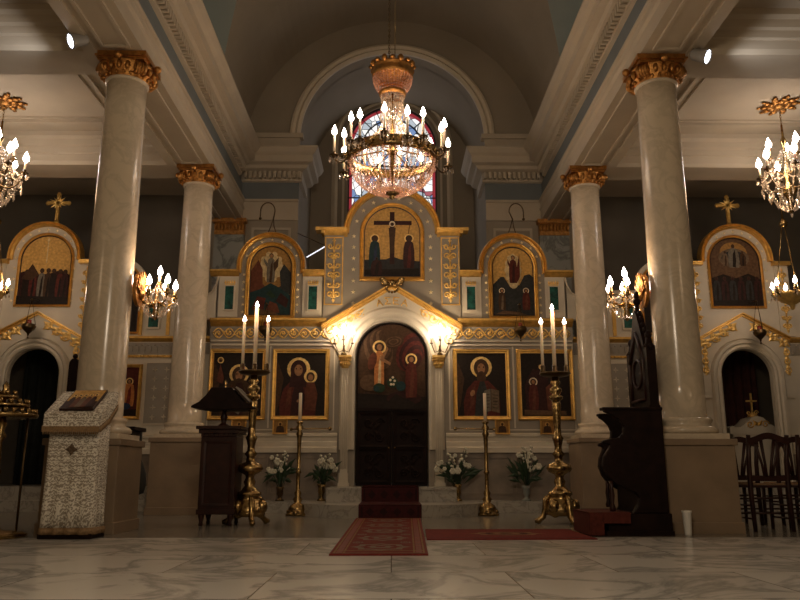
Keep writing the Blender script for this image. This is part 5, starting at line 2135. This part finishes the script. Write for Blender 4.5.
# hanging body of the cloth with soft folds
b = MB()
ring = []
hx, hy = .24, .165
per = []
for k in range(14):
    per.append((-hx + 2 * hx * k / 14, -hy, 0, -1))
for k in range(12):
    per.append((hx, -hy + 2 * hy * k / 12, 1, 0))
for k in range(14):
    per.append((hx - 2 * hx * k / 14, hy, 0, 1))
for k in range(12):
    per.append((-hx, hy - 2 * hy * k / 12, -1, 0))
n = len(per)
levels = [(1.12, 0), (.9, .005), (.6, .012), (.3, .02), (.07, .028)]
vs = []
for z, fl in levels:
    for i, (a, c_, nx, ny) in enumerate(per):
        w_ = fl * (1 + sin(i * 1.7) * .7)
        vs.append((lx + a + nx * w_, ly + c_ + ny * w_, z))
fs = [(j * n + i, j * n + (i + 1) % n, (j + 1) * n + (i + 1) % n, (j + 1) * n + i) for j in range(len(levels) - 1) for i in range(n)]
b.add(vs, fs, 0, True)
b.rot(rz, (lx, ly))
o = b.build('hanging_cloth', BRO, c)
so = o.modifiers.new('thick', 'SOLIDIFY'); so.thickness = .006
bb = MB()
vs = []
for z, fl in ((.11, .030), (.045, .033)):
    for i, (a, c_, nx, ny) in enumerate(per):
        w_ = fl * (1 + sin(i * 1.7) * .7) + .006
        vs.append((lx + a + nx * w_, ly + c_ + ny * w_, z))
bb.add(vs, [(i, (i + 1) % n, n + (i + 1) % n, n + i) for i in range(n)], 0, True)
so = bb.rot(rz, (lx, ly)).build('bottom_fringe', FRG, c).modifiers.new('thick', 'SOLIDIFY'); so.thickness = .006
# sloping top with its short valance
b = MB()
f_, k_ = ly - .24, ly + .19
sec = [(f_ - .01, 1.06), (f_ - .012, 1.19), (f_, 1.215), (k_ - .02, 1.47), (k_ + .01, 1.455), (k_ + .012, 1.32)]
b.prism(sec + [(k_ - .01, 1.32), (k_ - .03, 1.43), (f_ + .012, 1.19), (f_ + .012, 1.06)], lx - .27, lx + .27, axis='x')
for sx in (-1, 1):
    b.prism([(f_ - .01, 1.06), (f_, 1.215), (k_ - .02, 1.47), (k_ + .01, 1.455), (k_ + .01, 1.30), (ly, 1.14)], lx + sx * .27, lx + sx * .282, axis='x')
b.rot(rz, (lx, ly)).build('top_cloth', BRO, c)
b = MB().box(lx - .281, lx + .281, f_ - .018, f_ - .008, 1.03, 1.085)
for k in range(28):
    xx = lx - .27 + .02 * k
    b.tube([(xx, f_ - .014, 1.045), (xx, f_ - .014, 1.005)], .006, 4)
for sx in (-1, 1):
    for k in range(26):
        u = k / 25
        yy = f_ + u * (k_ - f_)
        zz = 1.06 + (.085 * u * 2 if u < .5 else .085 + (.16) * (u - .5) * 2)
        b.tube([(lx + sx * .288, yy, zz + .03), (lx + sx * .288, yy, zz - .03)], .009, 4)
b.rot(rz, (lx, ly)).build('top_fringe', FRG, c)
b = MB()
for a in range(4):
    leaf(b, lx + .0, .86, ly - .19, .065, .026, a * PI / 2)
b.rot(rz, (lx, ly)).build('cross_patch', mat('cross_embroidery', (.10, .065, .035), .7), c)
# icon lying on the lectern
ic = T('lectern_icon', 'gold-ground icon panel of several figures lying on the brocade-covered lectern', 'icon', (lx + .02, ly, 1.3))
sl = math.atan2(.255, .41)


def onslope(u, v, h=0):      # u across, v up the slope
    return (lx + .02 + u, f_ + .035 + v * cos(sl) - h * sin(sl), 1.215 + .035 * math.tan(sl) + v * sin(sl) + h * cos(sl))


b = MB()
vs = [onslope(u, v, h) for h in (.004, .03) for (u, v) in ((-.17, 0), (.17, 0), (.17, .42), (-.17, .42))]
b.add(vs, [(0, 1, 2, 3), (4, 5, 6, 7), (0, 1, 5, 4), (1, 2, 6, 5), (2, 3, 7, 6), (3, 0, 4, 7)])
b.rot(rz, (lx, ly)).build('panel', WOODR, ic)
b = MB()
hh = [.031]


def sl_poly(pts, m):
    b.add([onslope(u, v, hh[0]) for u, v in pts], [tuple(range(len(pts)))], m)
    hh[0] += .0008


sl_poly([(-.16, .01), (.16, .01), (.16, .41), (-.16, .41)], 0)
sl_poly([(-.16, .01), (.16, .01), (.16, .16), (-.16, .16)], 1)
for u, m in ((-.11, 1), (-.055, 2), (0, 3), (.055, 2), (.11, 1)):
    sl_poly([(u - .03, .02), (u + .03, .02), (u + .026, .20), (u + .012, .25), (u - .012, .25), (u - .026, .20)], m)
    sl_poly([(u + .022 * cos(a), .28 + .026 * sin(a)) for a in [2 * PI * k / 12 for k in range(12)]], 4)
    sl_poly([(u + .012 * cos(a), .278 + .016 * sin(a)) for a in [2 * PI * k / 10 for k in range(10)]], 1)
b.rot(rz, (lx, ly)).build('painting', [paint('gold'), paint('shadow'), paint('rust'), paint('mist'), paint('halo')], ic)

# =================================================================== VOTIVE CANDLE STAND (left edge)
vx, vy = -4.02, 7.95
t = T('votive_candle_stand', 'round brass votive candle stand with tiered cups at the left edge', 'candle stand', (vx, vy, 0))
MB().lathe([(.0, 0), (.34, 0), (.35, .03), (.30, .05), (.12, .07), (.05, .12)], (vx, vy, 0), 28).build('base', BRASS, t)
MB().lathe([(.05, .11), (.03, .16), (.06, .22), (.03, .28), (.025, .60), (.05, .64), (.03, .68), (.025, .95), (.06, 1.0), (.03, 1.05), (.05, 1.12), (.03, 1.2)], (vx, vy, 0), 16).build('pole', BRASS, t)
b = MB()
for r_, z in ((.33, 1.19), (.24, 1.29), (.12, 1.38)):
    b.lathe([(.02, z), (r_, z), (r_ + .01, z + .035), (r_ - .008, z + .035), (r_ - .01, z + .012), (.02, z + .012)], (vx, vy, 0), 28)
b.lathe([(.02, 1.2), (.02, 1.40), (.05, 1.44), (.03, 1.48), (.035, 1.52), (0, 1.57)], (vx, vy, 0), 12)
b.build('tray', BRASS, t)
b = MB()
for r_, z, m_ in ((.305, 1.20, 24), (.22, 1.30, 15), (.10, 1.39, 7)):
    for k in range(m_):
        a = 2 * PI * k / m_
        b.lathe([(.010, 0), (.012, .03), (.024, .04), (.022, .075), (.014, .075)], (vx + r_ * cos(a), vy + r_ * sin(a), z), 8)
b.build('candle_cups', BRASS, t)
b = MB()
for k in range(3):
    a = 2 * PI * k / 3 + .6
    b.tube([(vx + .24 * cos(a), vy + .24 * sin(a), .04), (vx + .24 * cos(a), vy + .24 * sin(a), 1.19)], .012, 6)
b.build('side_rods', BRONZE, t)
# a slim dark bench end behind the stand
t = T('stall_end', 'narrow dark round-topped wooden stall end between the left doorway and near column', 'stall', (-5.33, 12.75, 0))
MB().prism([(-5.42, 0), (-5.42, 2.38)] + [(-5.34 + .08 * cos(a), 2.40 + .10 * sin(a)) for a in [PI - PI * k / 10 for k in range(1, 10)]] + [(-5.26, 2.38), (-5.26, 0)], 12.7, 12.8).build('board', WOOD, t, bevel=.01)
MB().ball((-5.34, 12.75, 2.54), .045, 8).build('finial', WOOD, t)
# low dark stand half hidden behind the near plinth
t = T('low_stand', 'small dark stand with a moulded top half hidden behind the near left plinth', 'stand', (-3.2, 9.75, 0))
b = MB().box(-3.50, -3.25, 9.6, 9.95, .004, 1.08)
b.build('body', WOOD, t, bevel=.01)
b = MB().box(-3.57, -3.18, 9.54, 10.0, 1.14, 1.19).box(-3.53, -3.22, 9.58, 9.97, 1.08, 1.14)
b.build('top', WOOD, t, bevel=.008)
t = T('cloth_bag', 'dark rounded bag hanging on the low stand behind the near left plinth', 'bag', (-3.165, 9.75, .36))
MB().lathe([(.02, .36), (.08, .38), (.10, .48), (.09, .62), (.05, .74), (.02, .80), (.015, 1.135)], (-3.165, 9.75, 0), 16, sy=1.2).build('bag_body', BLACK, t)

# =================================================================== WOODEN READING STAND
sx0, sx1, sy0, sy1 = -2.33, -1.90, 9.45, 9.90
sxc, syc = (sx0 + sx1) / 2, (sy0 + sy1) / 2
t = T('reading_stand', 'dark wooden cabinet stand on short feet left of the tall candlestick', 'stand', (sxc, syc, 0))
b = MB().box(sx0, sx1, sy0, sy1, .14, 1.06)
b.box(sx0 - .015, sx1 + .015, sy0 - .015, sy1 + .015, .14, .20)
b.build('body', WOODR, t, bevel=.006)
b = MB()
b.sweep(rect_path(sx0 + .07, sx1 - .07, .27, .98), [(0, 0), (0, -.012), (.025, -.018), (.025, 0)], closed=True, y=sy0)
b.build('front_panel', WOODR, t)
b = MB().box(sx0 - .06, sx1 + .06, sy0 - .06, sy1 + .06, 1.15, 1.19).box(sx0 - .03, sx1 + .03, sy0 - .03, sy1 + .03, 1.10, 1.15)
k = sx0 + .0
while k < sx1 - .02:
    b.box(k, k + .03, sy0 - .025, sy0, 1.06, 1.10)
    k += .06
b.box(sx0, sx1, sy0, sy1, 1.06, 1.10)
b.build('top', WOODR, t, bevel=.005)
for a, c_ in ((sx0 + .04, sy0 + .04), (sx1 - .04, sy0 + .04), (sx0 + .04, sy1 - .04), (sx1 - .04, sy1 - .04)):
    MB().lathe([(.015, 0), (.03, .02), (.02, .05), (.04, .12), (.04, .14)], (a, c_, 0), 10).build('foot', WOODR, t)
r_ = T('book_rest', 'dark flared two-sided book rest on the wooden cabinet stand', 'book rest', (sxc, syc, 1.19))
MB().lathe([(.08, 1.191), (.07, 1.21), (.03, 1.24), (.035, 1.28), (.05, 1.31), (.03, 1.35), (.03, 1.42)], (sxc, syc, 0), 14).build('pivot', WOODR, r_)
b = MB()
out = [(-.38, 1.42), (-.365, 1.445), (-.28, 1.49), (-.20, 1.57), (-.13, 1.67), (.12, 1.67), (.17, 1.60), (.25, 1.51), (.33, 1.46), (.40, 1.43), (.40, 1.41), (.2, 1.395), (-.2, 1.395)]
b.prism([(sxc + a, z) for a, z in out], syc - .20, syc + .20)
b.build('sloping_desk', WOOD, r_, bevel=.008)
MB().lathe([(.014, 1.66), (.02, 1.69), (.012, 1.72), (.018, 1.75), (0, 1.79)], (sxc, syc, 0), 10).build('finial', BRASS, r_)
bk = T('open_book', 'open service book on the right slope of the flared book rest', 'book', (sxc + .24, syc, 1.55))
R_ = Matrix.Rotation(math.atan2(.20, .20), 3, 'Y')
MB().cbox((sxc + .245, syc - .01, 1.572), (.27, .34, .022), 0, R_).build('cover', WOODR, bk)
MB().cbox((sxc + .255, syc - .01, 1.588), (.25, .32, .018), 0, R_).build('pages', mat('aged_pages', (.30, .27, .22), .7), bk)

# =================================================================== BISHOP THRONE
t = T('bishop_throne', 'dark carved bishop throne with gothic spire back and scrolled arms, right', 'throne', (2.75, 9.0, 0))
side = [(2.33, 1.30), (2.94, 1.30), (2.94, .22), (2.56, .22), (2.62, .30), (2.64, .38), (2.60, .43), (2.50, .47), (2.40, .52), (2.32, .60), (2.27, .70), (2.29, .80), (2.36, .90), (2.36, .925), (2.29, .935), (2.29, .965), (2.38, .985), (2.46, .995), (2.51, 1.04), (2.52, 1.11), (2.48, 1.18), (2.40, 1.235), (2.32, 1.27)]
for y0, y1 in ((8.12, 8.20), (9.06, 9.14)):
    MB().prism([(x - .08, z) if y0 < 8.5 else (2.86 - (2.94 - x) * .68, z) for x, z in side], y0, y1).build('arm_side', WOOD, t, bevel=.012)
b = MB().box(2.22, 2.86, 8.10, 8.24, 1.285, 1.315).box(2.43, 2.86, 9.04, 9.16, 1.285, 1.315)
b.build('arm_rest', WOOD, t, bevel=.008)
b = MB().box(2.55, 2.84, 8.20, 9.06, .62, .70)
b.box(2.60, 2.66, 8.20, 9.06, .22, .62)
b.build('seat', WOOD, t)
for yy, xx in ((8.16, 2.28), (9.10, 2.50)):
    MB().lathe([(.028, .242), (.035, .27), (.02, .32), (.03, .40), (.02, .47), (.025, .55)], (xx, yy, 0), 10).build('turned_leg', WOODR, t)
b = MB().box(2.20, 2.86, 8.06, 9.20, .03, .22).box(2.17, 2.865, 8.03, 9.23, 0, .05)
b.build('footing', WOOD, t)
# back: pointed gable panel in the y-z plane
bx0, bx1 = 2.77, 2.85
cyb = 8.540
b = MB()
b.box(bx0, bx1, 8.140, 8.892, .22, 1.30)
b.box(bx0 - .04, bx1, 8.124, 8.924, 1.26, 1.34)
pan = [(8.220, 1.34), (8.860, 1.34), (8.860, 1.92), (8.780, 2.02), (cyb + .06, 2.40), (cyb, 2.46), (cyb - .06, 2.40), (8.300, 2.02), (8.220, 1.92)]
b.prism(pan, bx0, bx1, axis='x')
b.build('back_panel', WOOD, t)
b = MB()
gp = [(8.300, 1.42), (8.780, 1.42), (8.780, 1.86), (cyb, 2.20), (8.300, 1.86)]
for i in range(len(gp)):
    a, c_ = gp[i], gp[(i + 1) % len(gp)]
    b.tube([(bx0 - .01, a[0], a[1]), (bx0 - .01, c_[0], c_[1])], .018, 6)
b.tube([(bx0 - .01, cyb + .15 * cos(a), 1.72 + .16 * sin(a)) for a in [2 * PI * k / 16 for k in range(16)]], .014, 5, closed=True)
b.build('tracery', WOODR, t)
b = MB()
for q in (-1, 1):   # crockets up the gable slopes
    for k in range(7):
        u = k / 6.5
        yy = cyb + q * (.33 * (1 - u) + .02)
        zz = 1.98 + .46 * u
        b.ball((2.81, yy, zz), .035, 6, sz=(.8, 1, 1.2), seg=4)
b.tube([(2.81, cyb, 2.42), (2.81, cyb, 2.58)], [.03, .018], 8)
b.ball((2.81, cyb, 2.56), .045, 8).ball((2.81, cyb, 2.63), .032, 8, sz=(1, 1, 1.8))
b.build('spire_finial', WOOD, t)
for yy in (8.236, 8.844):
    b = MB().box(2.76, 2.86, yy - .05, yy + .05, 1.34, 2.0)
    b.lathe([(.07, 1.98), (.04, 2.03), (.03, 2.10), (.0, 2.12)], (2.81, yy, 0), 8)
    b.ball((2.81, yy, 2.12), .04, 8, sz=(1, 1, 1.3))
    b.build('corner_pinnacle', WOOD, t)
t.location.x += .025
rc = T('throne_carpet', 'red carpet piece draped over the step in front of the bishop throne', 'carpet', (2.2, 8.6, 0))
st_ = T('throne_step', 'low wooden step under the red carpet before the bishop throne', 'step', (2.1, 8.9, 0))
MB().box(2.05, 2.165, 8.10, 8.7, 0.004, .215).build('step_block', WOOD, st_)
b = MB().box(2.02, 2.44, 8.02, 8.72, .222, .238).box(2.02, 2.04, 8.02, 8.72, .013, .23).box(2.02, 2.165, 8.005, 8.025, .013, .238).box(2.16, 2.44, 8.005, 8.025, .13, .238)
b.build('pile', paint('maroon'), rc)

# =================================================================== CHAIRS
def make_chair():
    t = T('wooden_chair', 'x', 'chair', (0, 0, 0), 'wooden chairs in the right aisle')
    w_, h = .235, 1.06
    for sx in (-1, 1):
        x = sx * (w_ - .02)
        MB().tube([(x, -.20, 0), (x, -.18, .45), (x * 1.0, -.20, .75), (x * 1.02, -.25, h - .02)], [.023, .029, .027, .024], 8).build('back_leg', WOODR, t, world=False)
        MB().tube([(x, .22, 0), (x, .20, .48)], [.02, .027], 8).build('front_leg', WOODR, t, world=False)
    b = MB()
    pts = []
    for k in range(13):
        u = -1 + 2 * k / 12
        pts.append((u * w_, -.25, h - .035 + .03 * cos(u * PI) + .012))
    for a, c_ in zip(pts, pts[1:]):
        b.add([(a[0], -.265, a[2] - .07), (c_[0], -.265, c_[2] - .07), (c_[0], -.265, c_[2]), (a[0], -.265, a[2]), (a[0], -.235, a[2] - .07), (c_[0], -.235, c_[2] - .07), (c_[0], -.235, c_[2]), (a[0], -.235, a[2])],
              [(0, 1, 2, 3), (4, 5, 6, 7), (0, 1, 5, 4), (2, 3, 7, 6), (1, 2, 6, 5), (0, 3, 7, 4)])
    b.build('crest_rail', WOODR, t, world=False)
    for k in (-2, -1, 1, 2):
        MB().tube([(k * .022, -.19, .58), (k * .035, -.205, .72), (k * .076, -.235, h - .07)], [.017, .015, .020], 6).build('splat', WOODR, t, world=False)
    MB().box(-w_ + .02, w_ - .02, -.205, -.18, .54, .60).build('lower_rail', WOODR, t, world=False)
    MB().box(-w_, w_, -.20, .23, .47, .50).build('seat', WOODR, t, world=False, bevel=.008)
    MB().box(-w_ + .03, w_ - .03, -.17, .20, .50, .515).build('seat_pad', mat('straw_seat', (.22, .13, .06), .8, 0, .3, 30), t, world=False)
    b = MB()
    for yy, zz in ((-.19, .36), (-.195, .20), (.21, .34), (.215, .18)):
        b.tube([(-w_ + .03, yy, zz), (w_ - .03, yy, zz)], .011, 6)
    for sx in (-1, 1):
        for zz in (.28, .14):
            b.tube([(sx * (w_ - .02), -.19, zz), (sx * (w_ - .02), .21, zz)], .011, 6)
    b.build('stretchers', WOODR, t, world=False)
    return t


ch = make_chair()
spots = [(4.16, 8.75, .05, 'dark slat-back wooden chair nearest the right plinth'),
         (4.72, 8.66, -.12, 'dark slat-back wooden chair at the right edge of the picture'),
         (4.30, 9.75, .0, 'dark wooden chair in the second row, behind the chair nearest the plinth'),
         (4.98, 9.75, .05, 'dark wooden chair in the second row, at the right edge')]
for i, (x, y, rz_, lb) in enumerate(spots):
    o = ch if i == 0 else copy_tree(ch)
    o.location = (x, y, 0)
    o.rotation_euler = (0, 0, rz_)
    o['label'] = lb

# white paper cup by the right plinth
t = T('white_beaker', 'tall white beaker standing on the floor in front of the right plinth', 'cup', (3.06, 8.12, 0))
MB().lathe([(.034, .001), (.036, .02), (.046, .22), (.052, .235), (.052, .25), (.044, .25), (.034, .03)], (3.06, 8.12, 0), 18).build('cup_body', WHITE, t)
